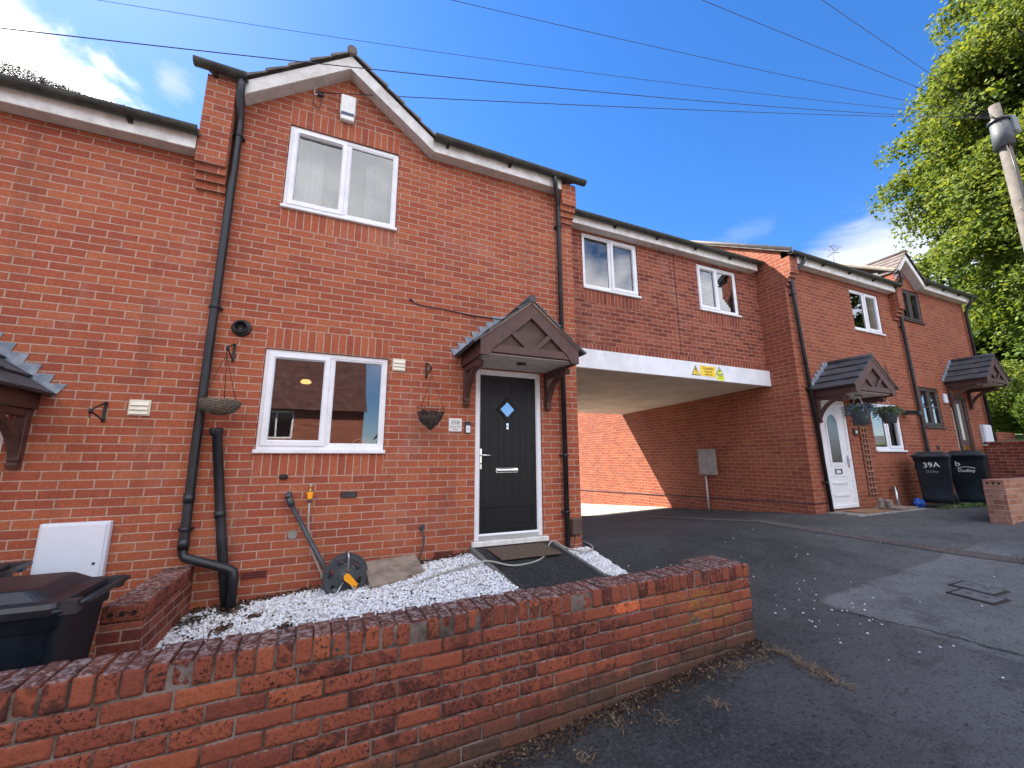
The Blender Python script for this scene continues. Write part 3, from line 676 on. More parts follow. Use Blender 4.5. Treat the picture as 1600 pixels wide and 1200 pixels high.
# front door
D = thing_part('door', H, (2.68, .06, -1.0))
m = MB(); ring(m, 2.239, 3.126, -.985, 1.031, .066, .016, .09, PVC, .014); m.build('door_frame', D)
m = MB(); yl = .040
m.box((2.300, yl, -.93), (3.066, yl+.045, .970), DOORB)
for k in range(1, 8):   # grooved planks
    x = 2.300+.766*k/8; m.box((x-.0025, yl-.0005, -.55), (x+.0025, yl+.002, .93), INK)
m.build('door_leaf', D)
m = MB(); ring(m, 2.36, 3.005, -.87, -.62, .014, yl-.007, yl+.004, DOORB, .005); m.build('door_moulding', D)
m = MB(); cx_, cz_ = 2.668, .545
for o0, o1, y_a, y_b in ((.150, .138, yl-.004, yl-.014), (.138, .098, yl-.014, yl-.010), (.098, .092, yl-.010, yl-.002)):
    A = [(cx_-o0, y_a, cz_), (cx_, y_a, cz_-o0), (cx_+o0, y_a, cz_), (cx_, y_a, cz_+o0)]; B = [(cx_-o1, y_b, cz_), (cx_, y_b, cz_-o1), (cx_+o1, y_b, cz_), (cx_, y_b, cz_+o1)]
    for k in range(4): m.face([A[k], A[(k+1) % 4], B[(k+1) % 4], B[k]], DOORB)
m.build('diamond_surround', D)
m = MB(); o = .094; m.face([(cx_-o, yl-.003, cz_), (cx_, yl-.003, cz_-o), (cx_+o, yl-.003, cz_), (cx_, yl-.003, cz_+o)], mat("mirrored_glass", (.30, .33, .38), .03, 1.)); m.build('diamond_pane', D, recalc=False)
m = MB(); m.cbox((2.652, yl-.012, .295), (2.682, yl, .375), CHROME, .004); m.tube([(2.667, yl-.014, .335), (2.667, yl-.022, .335)], .010, STEEL, 12); m.build('door_viewer', D)
m = MB(); m.cbox((2.515, yl-.014, -.232), (2.805, yl, -.168), CHROME, .006); m.prism([(yl-.014-.012*math.sin(PI*k/10), -.222+.044*k/10) for k in range(11)], 2.522, 2.798, CHROME, 'x'); m.build('letterbox', D)
m = MB(); m.cbox((2.303, yl-.010, -.185), (2.335, yl, .060), CHROME, .006); m.tube([(2.319, yl-.01, -.02), (2.319, yl-.05, -.02), (2.33, yl-.058, -.02), (2.45, yl-.055, -.022)], [.011, .011, .011, .008], CHROME, 10)
m.tube([(2.319, yl-.012, -.12), (2.319, yl-.016, -.12)], .009, INK, 8); m.build('handle', D)
m = MB(); m.cbox((2.296, .004, -.985), (3.07, .05, -.935), mat("aluminium_threshold", (.62, .63, .64), .3, .6), .004); m.build('threshold', D)
m = MB(); m.cbox((2.20, -.05, -1.045), (3.18, .10, -.989), PAINTW, .006); m.build('door_sill', D)
canopy(H, 2.66, 1.035)
# downpipes
downpipe(H, [(-.448, -.205, 3.92), (-.448, -.205, 3.78), (-.452, -.19, 3.70), (-.452, -.07, 3.50), (-.452, -.058, 3.45), (-.450, -.058, .0), (-.438, -.058, -.80), (-.436, -.062, -.86), (-.415, -.075, -.895), (-.06, -.15, -1.010), (-.03, -.155, -1.03), (-.022, -.158, -1.08), (-.022, -.158, -1.40)],
         .037, [(-.452, -.058, 3.30), (-.45, -.058, 1.395), (-.443, -.058, -.66)])
hp = [c for c in H.children if c.name.startswith('downpipe')][-1]
collar(hp, (-.446, -.058, -.36), (-.445, -.058, -.44), .043); collar(hp, (-.440, -.058, -.74), (-.438, -.058, -.83), .043)
w_ = MB(); w_.tube([(-.312, -.05, .225), (-.311, -.05, .21), (-.306, -.05, .17), (-.30, -.05, .16), (-.17, -.05, -.75), (-.06, -.10, -1.36)], [.052, .054, .050, .040, .040, .040], BLKP, 14)
w_.tube([(-.205, -.05, -.52), (-.197, -.05, -.575)], .046, BLKP, 14); w_.build('soil_pipe', H)
downpipe(H, [(3.30, -.215, 3.90), (3.30, -.215, 3.80), (3.315, -.20, 3.74), (3.425, -.075, 3.53), (3.43, -.062, 3.48), (3.432, -.058, -1.17)], .032,
         [(3.432, -.058, 3.20), (3.432, -.058, -.02), (3.432, -.058, -.72)])
# flue, vents, odds on the wall
m = MB(); Mf = Matrix.Translation((-.223, 0, 1.226)) @ Matrix.Rotation(PI/2, 4, 'X')
m.lathe([(.086, 0), (.086, .012), (.070, .020), (.062, .020), (.062, .07), (.056, .075), (.050, .070), (.050, .0), (0, 0.001)], BLK, Mf, 28); m.build('flue_terminal', H)
def louvre(x0, x1, z0, z1, parent, m_=CREAM, n=3):
    m = MB(); m.cbox((x0, -.014, z0), (x1, -.001, z1), m_, .003)
    for k in range(n):
        a = z0+.012+(z1-z0-.024)*k/n; b = z0+.012+(z1-z0-.024)*(k+1)/n-.006
        m.face([(x0+.012, -.028, a), (x1-.012, -.028, a), (x1-.012, -.015, b), (x0+.012, -.015, b)], m_)
        m.face([(x0+.012, -.028, a), (x0+.012, -.0145, a-.001), (x1-.012, -.0145, a-.001), (x1-.012, -.028, a)], m_)
    m.build('wall_vent', parent, recalc=False)
louvre(1.245, 1.385, .915, 1.058, H)
m = MB(); m.cbox((.235, -.03, -.252), (.31, -.001, -.205), BLK, .012); m.build('pipe_cover', H)
m = MB(); m.cbox((.80, -.012, -.45), (.955, -.001, -.392), BLK, .003)
for k in range(5): m.box((.812+k*.028, -.016, -.442), (.828+k*.028, -.0125, -.40), GREYP)
m.build('air_brick', H)
for x0_, z0_ in ((.0, -1.14), (1.78, -1.125)):
    m = MB(); m.box((x0_, -.006, z0_), (x0_+.215, .0, z0_+.068), mat("terracotta_air_brick", (.22, .045, .030), .85, var=.2))
    for k in range(3): m.box((x0_+.012, -.0085, z0_+.010+k*.019), (x0_+.203, -.0062, z0_+.018+k*.019), mat("vent_slot_dark", (.02, .006, .005), .9))
    m.build('air_brick', H)
m = MB(); m.tube([(.395, 0, -.775), (.395, -.008, -.775)], .042, CONC, 18); m.build('blanked_hole', H)
m = MB(); m.tube([(1.636, 0, -.795), (1.636, -.01, -.795)], .032, GREYP, 14); m.tube([(1.636, -.01, -.80), (1.640, -.055, -.815), (1.652, -.06, -.90), (1.650, -.06, -.98), (1.615, -.06, -1.08), (1.575, -.08, -1.17)], .011, GREYP, 8); m.build('overflow_pipe', H)
m = MB(); m.tube([(.333, .0, -.40), (.333, -.05, -.40), (.338, -.07, -.43)], .030, GREYP, 12); m.tube([(.340, -.07, -.425), (.372, -.07, -.50)], .030, GREYP, 12)
m.tube([(.36, -.07, -.48), (.74, -.16, -1.14), (.78, -.18, -1.27)], .0205, GREYP, 12); m.build('waste_pipe', H)
m = MB(); m.cbox((2.103, -.022, .232), (2.172, -.001, .372), BLK, .006); m.cbox((2.112, -.026, .242), (2.166, -.0225, .325), WHITEP, .003)
m.tube([(2.139, -.0262, .283), (2.139, -.029, .283)], .013, STEEL, 14); m.build('doorbell', H)
m = MB(); m.cbox((3.512, -.052, -1.012), (3.652, -.001, -.80), BROWNB, .016); cb = m.build('cable_box', H)
m = MB(); m.tube([(3.56, -.03, -1.0), (3.53, -.06, -1.10), (3.47, -.06, -1.15)], .005, BLK, 6); m.tube([(3.60, -.03, -1.0), (3.64, -.05, -1.06), (3.675, -.06, -1.13)], .005, BLK, 6)
m.tube([(3.50, -.01, -.70), (3.49, -.02, -.9), (3.50, -.03, -1.05)], .004, BLK, 6); m.build('cable', cb)
m = MB(); m.cbox((1.395, -.02, 1.775), (1.43, -.001, 1.80), TAPEW, .004)
m.tube([(1.42, -.012, 1.79), (1.46, -.012, 1.752), (1.55, -.010, 1.735), (1.8, -.010, 1.728), (2.2, -.010, 1.70), (2.62, -.010, 1.70)], .0065, TAPEW, 6); m.build('wall_cable', H)
m = MB(); m.cbox((.235, -.035, 4.13), (.30, -.001, 4.19), BLK, .006); m.tube([(.215, -.01, 4.25), (.20, -.02, 4.18), (.215, -.03, 4.12), (.24, -.03, 4.13)], .006, PAINTW, 6)
m.tube([(.21, -.02, 4.07), (.20, -.02, 4.02), (.23, -.02, 3.98), (.27, -.02, 3.96), (.285, -.02, 4.02), (.28, -.03, 4.14)], .005, TAPEW, 6); m.build('cable_junction', H)

le = NT("warm_lamp_glow"); le.set('Emission Color', (1., .55, .18, 1)); le.set('Emission Strength', .55); le.set('Base Color', (.8, .6, .3, 1))
m = MB(); m.lathe([(0, .035), (.05, .03), (.07, 0), (.05, -.02), (0, -.025)], le.m, Matrix.Translation((.29, 1.5, .985)), 16); m.tube([(.29, 1.5, 1.03), (.29, 1.5, 1.38)], .006, IRON, 5); m.build('ceiling_lamp', H)
m = MB(); m.lathe([(0, 0), (.05, .005), (.07, .06), (.06, .09), (.02, .12), (0, .12)], mat("red_ornament", (.45, .08, .07), .4), Matrix.Translation((1.02, .20, .05)), 14); m.build('ornament', H)
m = MB(); m.tube([(.86, .2, .06), (.90, .19, .14), (.99, .19, .17), (1.06, .2, .12)], .007, WHITEP, 6); m.tube([(1.09, .2, .15), (1.13, .2, .08), (1.19, .2, .07), (1.17, .2, .12)], .008, WHITEP, 6); m.build('ornament', H)
# ---- lower neighbour on the left
DZ = -.675
Lh = thing('terraced_house', 'lower brick house at the left edge with mossy gutter and cream wall vent', 'house', (-2.8, 0, -1.7), 'brick terraced houses')
LW = (-5.0, -3.8, DZ+2.625, DZ+3.675); LG = (-5.0, -3.8, DZ, DZ+1.05); LD = (-2.62, -1.725, DZ-1.02, DZ+1.035)
house_shell(Lh, -6.2, -.531, -2.6, EZ-.765, 0, 7., [LG, LW[:2]+(2.0, 2.9), LD], [], left=True, right=False)
window(Lh, *LG, 0); window(Lh, -5.0, -3.8, 2.0, 2.9, 0); room(Lh, *LG, .115)
main_roof(Lh, -6.3, -.76, 0, EZ-.60, 7.)
eaves(Lh, -6.2, -.765, 0, EZ-.765, gx1=-.735, brk=.95)
D = thing_part('door', Lh, (-2.17, .06, DZ-1.0)); m = MB(); ring(m, LD[0]+.004, LD[1]-.004, LD[2]+.03, LD[3]-.004, .066, .016, .09, PVC); m.build('door_frame', D)
m = MB(); m.box((LD[0]+.06, .04, LD[2]), (LD[1]-.06, .085, LD[3]-.06), mat("dark_red_door", (.10, .02, .02), .4)); m.build('door_leaf', D)
canopy(Lh, -2.17, .36)
louvre(-.985, -.832, .325, .466, Lh)
# moss on the gutter
def leaf_cards(n, centre_fn, size, mats_, name, parent=None, aspect=.55, droop=0., fold=True):
    """many small leaves as one mesh"""
    C = np.array([centre_fn() for _ in range(n)]); 
    d = rng.normal(size=(n, 3)); d[:, 2] = d[:, 2]*.5 - droop; d /= np.linalg.norm(d, axis=1)[:, None]
    t = rng.normal(size=(n, 3)); b = np.cross(d, t); b /= np.linalg.norm(b, axis=1)[:, None]
    s = size*(.6+.8*rng.random((n, 1)))
    V = np.empty((n, 4, 3)); V[:, 0] = C-d*s*.5; V[:, 1] = C+b*s*.5*aspect; V[:, 2] = C+d*s*.5; V[:, 3] = C-b*s*.5*aspect
    if fold: V[:, 1, 2] += (s*.12)[:, 0]; V[:, 3, 2] += (s*.12)[:, 0]
    return mesh_np(name, V.reshape(-1, 3), np.arange(n*4).reshape(-1, 4), mats_, rng.integers(0, len(mats_), n), parent)
def mesh_np(name, V, F, mats_, mi, parent=None, smooth=False):
    me = bpy.data.meshes.new(name); k = F.shape[1]
    me.vertices.add(len(V)); me.vertices.foreach_set('co', np.asarray(V, np.float32).ravel())
    me.loops.add(F.size); me.loops.foreach_set('vertex_index', F.ravel().astype(np.int32))
    me.polygons.add(len(F)); me.polygons.foreach_set('loop_start', np.arange(0, F.size, k, dtype=np.int32))
    for m_ in mats_: me.materials.append(m_)
    me.polygons.foreach_set('material_index', np.asarray(mi, np.int32)); me.update(calc_edges=True); me.validate()
    if smooth: me.polygons.foreach_set('use_smooth', [True]*len(F))
    o = bpy.data.objects.new(name, me); col.objects.link(o)
    if parent is not None:
        o.parent = parent; w = Matrix.Identity(4); chain = []; p = parent
        while p is not None: chain.append(p); p = p.parent
        for q in reversed(chain): w = w @ q.matrix_basis
        me.transform(w.inverted())
    return o
MOSS1 = mat("olive_moss", (.055, .06, .022), .95); MOSS2 = mat("dry_moss", (.10, .075, .04), .95); MOSS3 = mat("dark_moss", (.02, .022, .012), .95)
def mossc():
    x = -.9-abs(rng.normal())*1.1
    h = .025+.15*max(0, min(1, (-x-1.5)/.5)); return (x, -.205+rng.normal()*.025, EZ-.605+rng.random()**1.6*h)
o = leaf_cards(26000, mossc, .013, [MOSS1, MOSS2, MOSS3], 'moss', Lh, .5, 0); o['kind'] = 'stuff'

# ---- room over the archway
A = thing('archway_building', 'recessed upper storey over the car archway with a white beam and two small white windows', 'building', (6.1, .55, 1.3))
AY = .55
W1 = (4.235, 5.385, 2.655, 3.66); W2 = (6.815, 7.895, 2.665, 3.62)
m = MB(); wall_face(m, 3.68, 8.50, 1.62, EZ+.03, AY, [W1, W2], [(W1[0], W1[1], 2.43, 2.655), (W2[0], W2[1], 2.44, 2.665), (3.68, 8.5, 1.62, 1.735)], BR2, SO2)
m.build('wall', A, recalc=False); m = MB(); m.face([(3.68, 5.06, 1.3), (3.68, 5.06, EZ), (8.5, 5.06, EZ), (8.5, 5.06, 1.3)], BR2); m.build('rear_wall', A, recalc=False)
m = MB(); m.box((6.232, AY-.0035, 1.735), (6.244, AY-.0002, EZ), mat("black_movement_joint", (.012, .01, .01), .8)); m.build('movement_joint', A)
window(A, *W1, AY, sash='R'); window(A, *W2, AY, sash='L', blind=True)
room(A, *W1, AY+.115, 1.2); room(A, *W2, AY+.115, 1.2)
m = MB(); m.cbox((3.70, AY-.05, 1.318), (8.50, AY-.001, 1.625), mat("white_coated_beam", (.78, .80, .84), .4, c2=(.66, .68, .72), vscale=2), .004); bo = m.build('beam', A)
m = MB()
for x_ in (4.55, 5.2, 5.25, 7.3, 7.9, 4.56):
    m.tube([(x_, AY-.05, 1.56-.17*(x_ > 5.22 and x_ < 6)), (x_, AY-.053, 1.56-.17*(x_ > 5.22 and x_ < 6))], .012, mat("screw_cap_grey", (.55, .56, .6), .5), 10)
m.build('screw_cap', bo)
CEIL = mat("passage_ceiling_board", (.56, .49, .42), .8, c2=(.45, .39, .33), vscale=1.5)
m = MB(); m.face([(3.68, AY-.003, 1.320), (8.5, AY-.003, 1.345), (8.5, 5.06, 1.235), (3.68, 5.06, 1.235)], CEIL)
m.face([(3.68, AY, 1.6), (8.5, AY, 1.6), (8.5, 5.06, 1.6), (3.68, 5.06, 1.6)], CEIL); m.build('ceiling', A, recalc=False)
m = MB(); roof_plane(m, 3.70, 8.49, AY-.20, EZ+.13, 2.8, EZ+.13+(2.25+.20)*PITCH); roof_plane(m, 3.70, 8.49, 5.26, EZ+.13, 2.8, EZ+.13+2.46*PITCH); m.build('roof', A)
eaves(A, 3.76, 8.36, AY, EZ-.055, gx0=3.69, gx1=8.44, joint=6.24, brk=.92, h=.15)

# ---- right house 1
R1 = thing('terraced_house', 'brick house right of the archway with a white oval-glass door, white windows and flowering baskets', 'house', (10.4, 0, -1.0), 'brick terraced houses')
RU = (10.69, 11.80, 2.60, 3.55); RL = (10.72, 11.82, .05, 1.05); RD = (8.985, 9.87, -1.0, 1.03)
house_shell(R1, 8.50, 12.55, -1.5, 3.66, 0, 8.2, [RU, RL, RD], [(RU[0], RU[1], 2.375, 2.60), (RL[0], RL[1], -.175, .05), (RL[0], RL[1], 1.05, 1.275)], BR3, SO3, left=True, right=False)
window(R1, *RU, 0, sash='R'); window(R1, *RL, 0, sash='R', blind=True); room(R1, *RU, .115); room(R1, *RL, .115)
main_roof(R1, 8.44, 12.36, 0, 3.82, 8.2)
eaves(R1, 8.735, 12.25, 0, 3.66, gx0=8.46, gx1=12.36, brk=.9)
pier(R1, 8.50, 8.73, 3.22, 3.66+.12, m=BR3)
m = MB(); m.tube([(8.47, -.22, 3.87), (8.47, 4.1, 3.87+4.3*PITCH)], .045, mat("pale_verge_mortar", (.26, .23, .19), .9, var=.2), 8); m.build('verge', R1)
downpipe(R1, [(8.86, -.215, 3.83), (8.86, -.215, 3.74), (8.84, -.20, 3.68), (8.63, -.08, 3.45), (8.61, -.06, 3.40), (8.63, -.058, 3.2), (8.86, -.058, -1.0)], .034, [(8.64, -.058, 3.05), (8.73, -.058, 1.2), (8.82, -.058, -.5)])
D = thing_part('door', R1, (9.42, .06, -1.0))
m = MB(); ring(m, RD[0]+.004, RD[1]-.004, RD[2]+.02, RD[3]-.004, .07, .016, .09, PVC); m.build('door_frame', D)
m = MB(); m.box((RD[0]+.068, .038, RD[2]+.03), (RD[1]-.068, .085, RD[3]-.07), PVC); m.build('door_leaf', D)
def arch_loop(cx, z0, z1, hw, n=12): return [(cx-hw, z0), (cx+hw, z0)]+[(cx+hw*math.cos(PI*k/n), z1-hw*1.3+hw*1.3*math.sin(PI*k/n)) for k in range(n+1)]
m = MB(); m.prism(arch_loop(9.40, -.21, .80, .20), .026, .037, PVC); m.build('arched_surround', D)
m = MB(); m.prism(arch_loop(9.40, -.15, .755, .155), .021, .0255, GLASSF); m.build('arched_pane', D)
m = MB()
for z_, w_2 in ((-.50, .22), (-.72, .22), (-.93, .26)): m.cbox((9.40-w_2, .024, z_-.05), (9.40+w_2, .0375, z_), PVC, .010)
ring(m, 9.10, 9.70, -.90, -.40, .02, .030, .038, PVC); m.build('door_moulding', D)
m = MB(); ring(m, 9.30, 9.50, -.36, -.27, .010, .018, .037, GREYP, .004); m.build('letterbox', D)
m = MB(); m.cbox((9.735, .018, -.25), (9.76, .037, -.02), STEEL, .004); m.tube([(9.747, .018, -.10), (9.747, -.02, -.10), (9.65, -.02, -.10)], .008, STEEL, 8); m.build('handle', D)
canopy(R1, 9.52, 1.06, w=.63)
m = MB(); m.cbox((9.99, -.03, .36), (10.12, -.001, .50), BLK, .01); m.tube([(10.055, -.031, .43), (10.055, -.034, .43)], .03, CREAM, 16); m.build('number_plate', R1)
m = MB(); m.cbox((9.97, -.03, .80), (10.09, -.001, .92), WHITEP, .008); m.build('junction_box', R1)
m = MB(); m.cbox((11.93, -.12, .84), (12.02, -.001, .93), BLK, .01); m.prism([(-.10, .93), (-.30, .90), (-.30, .82), (-.10, .84)], 11.90, 12.05, BLK, 'x'); m.build('security_light', R1)
m = MB(); m.tube([(11.55, -.02, 1.95), (11.62, -.02, 1.75), (11.66, -.02, 1.45), (11.45, -.02, 1.28)], .006, TAPEW, 6); m.build('wall_cable', R1)
m = MB(); m.tube([(8.495, .05, -.86), (8.49, 4, -.98), (8.49, 8, -1.1)], .009, TAPEW, 6); m.tube([(8.49, .05, -.86), (8.49, -.008, -.86), (8.86, -.008, -.85)], .009, TAPEW, 6); m.build('cable', R1)
m = MB(); m.cbox((12.05, -.01, -.32), (12.15, -.0005, -.22), INK, .002); m.build('air_brick', R1)

# ---- right house 2 (higher up the street)
R2 = thing('terraced_house', 'farthest brick house with brown window frames, a small white gable and a brown glazed door', 'house', (14.3, 0, -.6), 'brick terraced houses')
BRN = mat("brown_window_frame", (.050, .034, .028), .5, var=.2)
E2 = 3.985
QU = (12.80, 13.72, 3.11, E2-.05); QL = (12.84, 13.72, .585, 1.53); QD = (14.22, 15.04, -.60, 1.40)
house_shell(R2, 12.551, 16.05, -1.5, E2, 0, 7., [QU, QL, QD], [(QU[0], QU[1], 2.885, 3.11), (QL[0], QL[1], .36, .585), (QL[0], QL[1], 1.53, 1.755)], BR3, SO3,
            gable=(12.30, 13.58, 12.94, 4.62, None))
window(R2, *QU, 0, m=BRN, sash='B', vent=False, bars=False); window(R2, *QL, 0, m=BRN, sash='B', vent=False, bars=True); room(R2, *QU, .115); room(R2, *QL, .115)
main_roof(R2, 12.28, 16.15, 0, E2+.16, 7., gap=(12.28, 13.62, E2+.74))
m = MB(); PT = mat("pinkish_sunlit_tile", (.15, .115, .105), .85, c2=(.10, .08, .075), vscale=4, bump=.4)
for xe, s_ in ((12.28, 1), (13.62, -1)):
    n = 5
    for k in range(n):
        xa, za = xe+(12.94-xe)*k/n, E2+.16+.62*k/n; xb, zb = xe+(12.94-xe)*(k+1)/n, E2+.16+.62*(k+1)/n
        y1, y2 = .2+(za-E2-.1)/PITCH, .2+(zb-E2-.1)/PITCH
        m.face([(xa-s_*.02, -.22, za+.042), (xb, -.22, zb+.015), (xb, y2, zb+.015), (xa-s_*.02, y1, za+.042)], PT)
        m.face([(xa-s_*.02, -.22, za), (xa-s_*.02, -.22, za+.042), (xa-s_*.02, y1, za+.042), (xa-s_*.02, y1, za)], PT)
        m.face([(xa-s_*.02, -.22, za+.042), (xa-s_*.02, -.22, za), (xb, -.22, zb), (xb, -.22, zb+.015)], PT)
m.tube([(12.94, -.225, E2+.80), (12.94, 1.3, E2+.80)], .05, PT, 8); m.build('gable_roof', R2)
for xe in (12.30, 13.60):
    b = MB(); b.prism([(xe, E2-.01), (xe, E2+.15), (12.94, E2+.77), (12.94, E2+.60)], -.185, -.163, PAINTW); b.build('barge_board', R2)
    b = MB(); b.prism([(xe, E2), (xe, E2+.012), (12.94, E2+.62), (12.94, E2+.605)], -.1625, -.001, SOFF); b.build('barge_soffit', R2)
eaves(R2, 13.61, 16.02, 0, E2, gx1=16.2, brk=.8)
pier(R2, 12.28, 12.50, 3.05, E2+.13, .17, m=BR3)
m = MB(); m.face([(12.28, 0, 3.4), (12.28, 7, 3.4), (12.28, 7, E2), (12.28, 3.5, E2+3.5*PITCH), (12.28, 0, E2)], BR); m.tube([(12.26, -.22, E2+.19), (12.26, 3.5, E2+.19+3.7*PITCH)], .045, MATS["pale_verge_mortar"], 8); m.build('party_wall', R2, recalc=False)
g = MB(); gutter(g, 12.20, 12.36, -.22, E2+.17); g.build('gutter', R2)
downpipe(R2, [(12.40, -.24, E2+.14), (12.42, -.24, E2+.0), (12.50, -.08, 3.68), (12.51, -.058, 3.6), (12.60, -.058, .10), (12.62, -.058, -1.0)], .034, [(12.53, -.058, 2.9), (12.59, -.058, .9)])
downpipe(R2, [(15.95, -.22, E2+.12), (15.95, -.20, E2), (15.97, -.06, 3.75), (15.97, -.058, -.6)], .034)
D = thing_part('door', R2, (14.63, .06, -.6)); m = MB(); ring(m, QD[0]+.004, QD[1]-.004, QD[2]+.02, QD[3]-.004, .06, .016, .09, BRN); m.cbox((14.42, .02, -.55), (14.47, .08, 1.34), BRN, .004); m.build('door_frame', D)
m = MB(); m.box((14.47, .045, -.57), (14.98, .085, 1.34), WOODB); m.build('door_leaf', D)
m = MB(); m.box((14.29, .05, -.5), (14.41, .06, 1.32), mat("net_curtained_glass", (.50, .49, .42), .25)); m.box((14.62, .036, .35), (14.74, .0445, 1.22), MATS["net_curtained_glass"]); m.build('door_glazing', D)
m = MB(); m.cbox((14.56, .034, .10), (14.86, .0445, .22), BRASS, .004); m.cbox((14.56, .034, -.25), (14.68, .0445, .0), BRASS, .004); m.cbox((14.74, .034, -.25), (14.86, .0445, .0), BRASS, .004); m.build('brass_plate', D)
canopy(R2, 14.72, 1.60, w=.56)
m = MB(); m.cbox((13.88, -.05, 1.20), (14.02, -.001, 1.42), WHITEP, .01); m.build('porch_light', R2)
m = MB(); m.cbox((13.15, -.01, .10), (13.26, -.0005, .20), INK, .002); m.build('air_brick', R2)

# ================================================================== GARDEN
# front garden wall in real bricks
WA = Vector((-.33, -2.38)); WB = Vector((3.77, -2.235)); wd = (WB-WA).normalized(); wn_ = Vector((-wd.y, wd.x))
GWM = NT("old_handmade_brick"); s = GWM
at = s.N.new('ShaderNodeAttribute'); at.attribute_name = 'tone'; P = s.pos()
ac = s.N.new('ShaderNodeSeparateColor'); s.L.new(at.outputs['Color'], ac.inputs[0])
base = s.ramp(ac.outputs[0], [(.0, (.150, .044, .034)), (.3, (.200, .058, .038)), (.6, (.245, .070, .042)), (.88, (.285, .084, .045)), (.97, (.31, .095, .048)), (1., (.55, .14, .06))])
pit = s.noise(P, 62, 5, .75, .3); blot = s.noise(P, 17, 6, .68, .5); big = s.noise(P, 3.2, 6, .65, .4)
smk = s.math('MULTIPLY', s.sm(blot, .40, .58), s.sm(ac.outputs[1], .35, .9))
base = s.mix(s.math('MULTIPLY', smk, .80), base, (.040, .020, .019))
base = s.mix(s.math('MULTIPLY', s.sm(pit, .52, .60), s.sm(ac.outputs[2], .1, .9, .25, .95)), base, (.030, .016, .014))
base = s.mix(s.math('MULTIPLY', s.sm(pit, .28, .42, 1, 0), .35), base, (.45, .17, .075))
sp = s.N.new('ShaderNodeSeparateXYZ'); s.L.new(P, sp.inputs[0])
nz = s.N.new('ShaderNodeNewGeometry'); sn = s.N.new('ShaderNodeSeparateXYZ'); s.L.new(nz.outputs['Normal'], sn.inputs[0])
# grey-pink lichen and bird lime on the upward faces
li = s.noise(P, 26, 7, .72, .8)
top = s.sm(sn.outputs[2], .5, .9)
base = s.mix(s.math('MULTIPLY', top, .50), base, (.105, .062, .052))
base = s.mix(s.math('MULTIPLY', s.math('MULTIPLY', top, s.sm(li, .50, .56)), .70), base, (.36, .29, .27))
base = s.mix(s.math('MULTIPLY', s.math('MULTIPLY', top, s.sm(li, .40, .46, 1, 0)), .75), base, (.034, .024, .021))
# ochre lichen near the pier and dirt with a ragged edge at the foot
ox = s.math('MULTIPLY', s.sm(sp.outputs[0], 2.75, 3.15), s.sm(sp.outputs[0], 3.45, 3.66, 1, 0))
ozm = s.math('MULTIPLY', s.sm(sp.outputs[2], -1.35, -1.22), s.sm(sp.outputs[2], -1.03, -1.0, 1, 0))
base = s.mix(s.math('MULTIPLY', s.math('MULTIPLY', ox, ozm), s.sm(blot, .42, .60, .0, .5)), base, (.27, .15, .035))
ft = s.math('ADD', s.math('SUBTRACT', sp.outputs[2], s.math('MULTIPLY', sp.outputs[0], .083)), s.math('MULTIPLY', s.math('SUBTRACT', big, .5), .45))
base = s.mix(s.math('MULTIPLY', s.sm(ft, -1.66, -1.50, 1, 0), .72), base, (.060, .046, .034))
s.set('Base Color', base); s.set('Roughness', .92); s.set('Specular IOR Level', .2)
s.bump(s.math('ADD', s.math('MULTIPLY', pit, .8), s.math('MULTIPLY', blot, .7)), .9, .009); GWB = s.m
WMORT = mat("dirty_lime_mortar", (.19, .155, .14), .95, c2=(.045, .033, .028), vscale=5, bump=1., bscale=150)

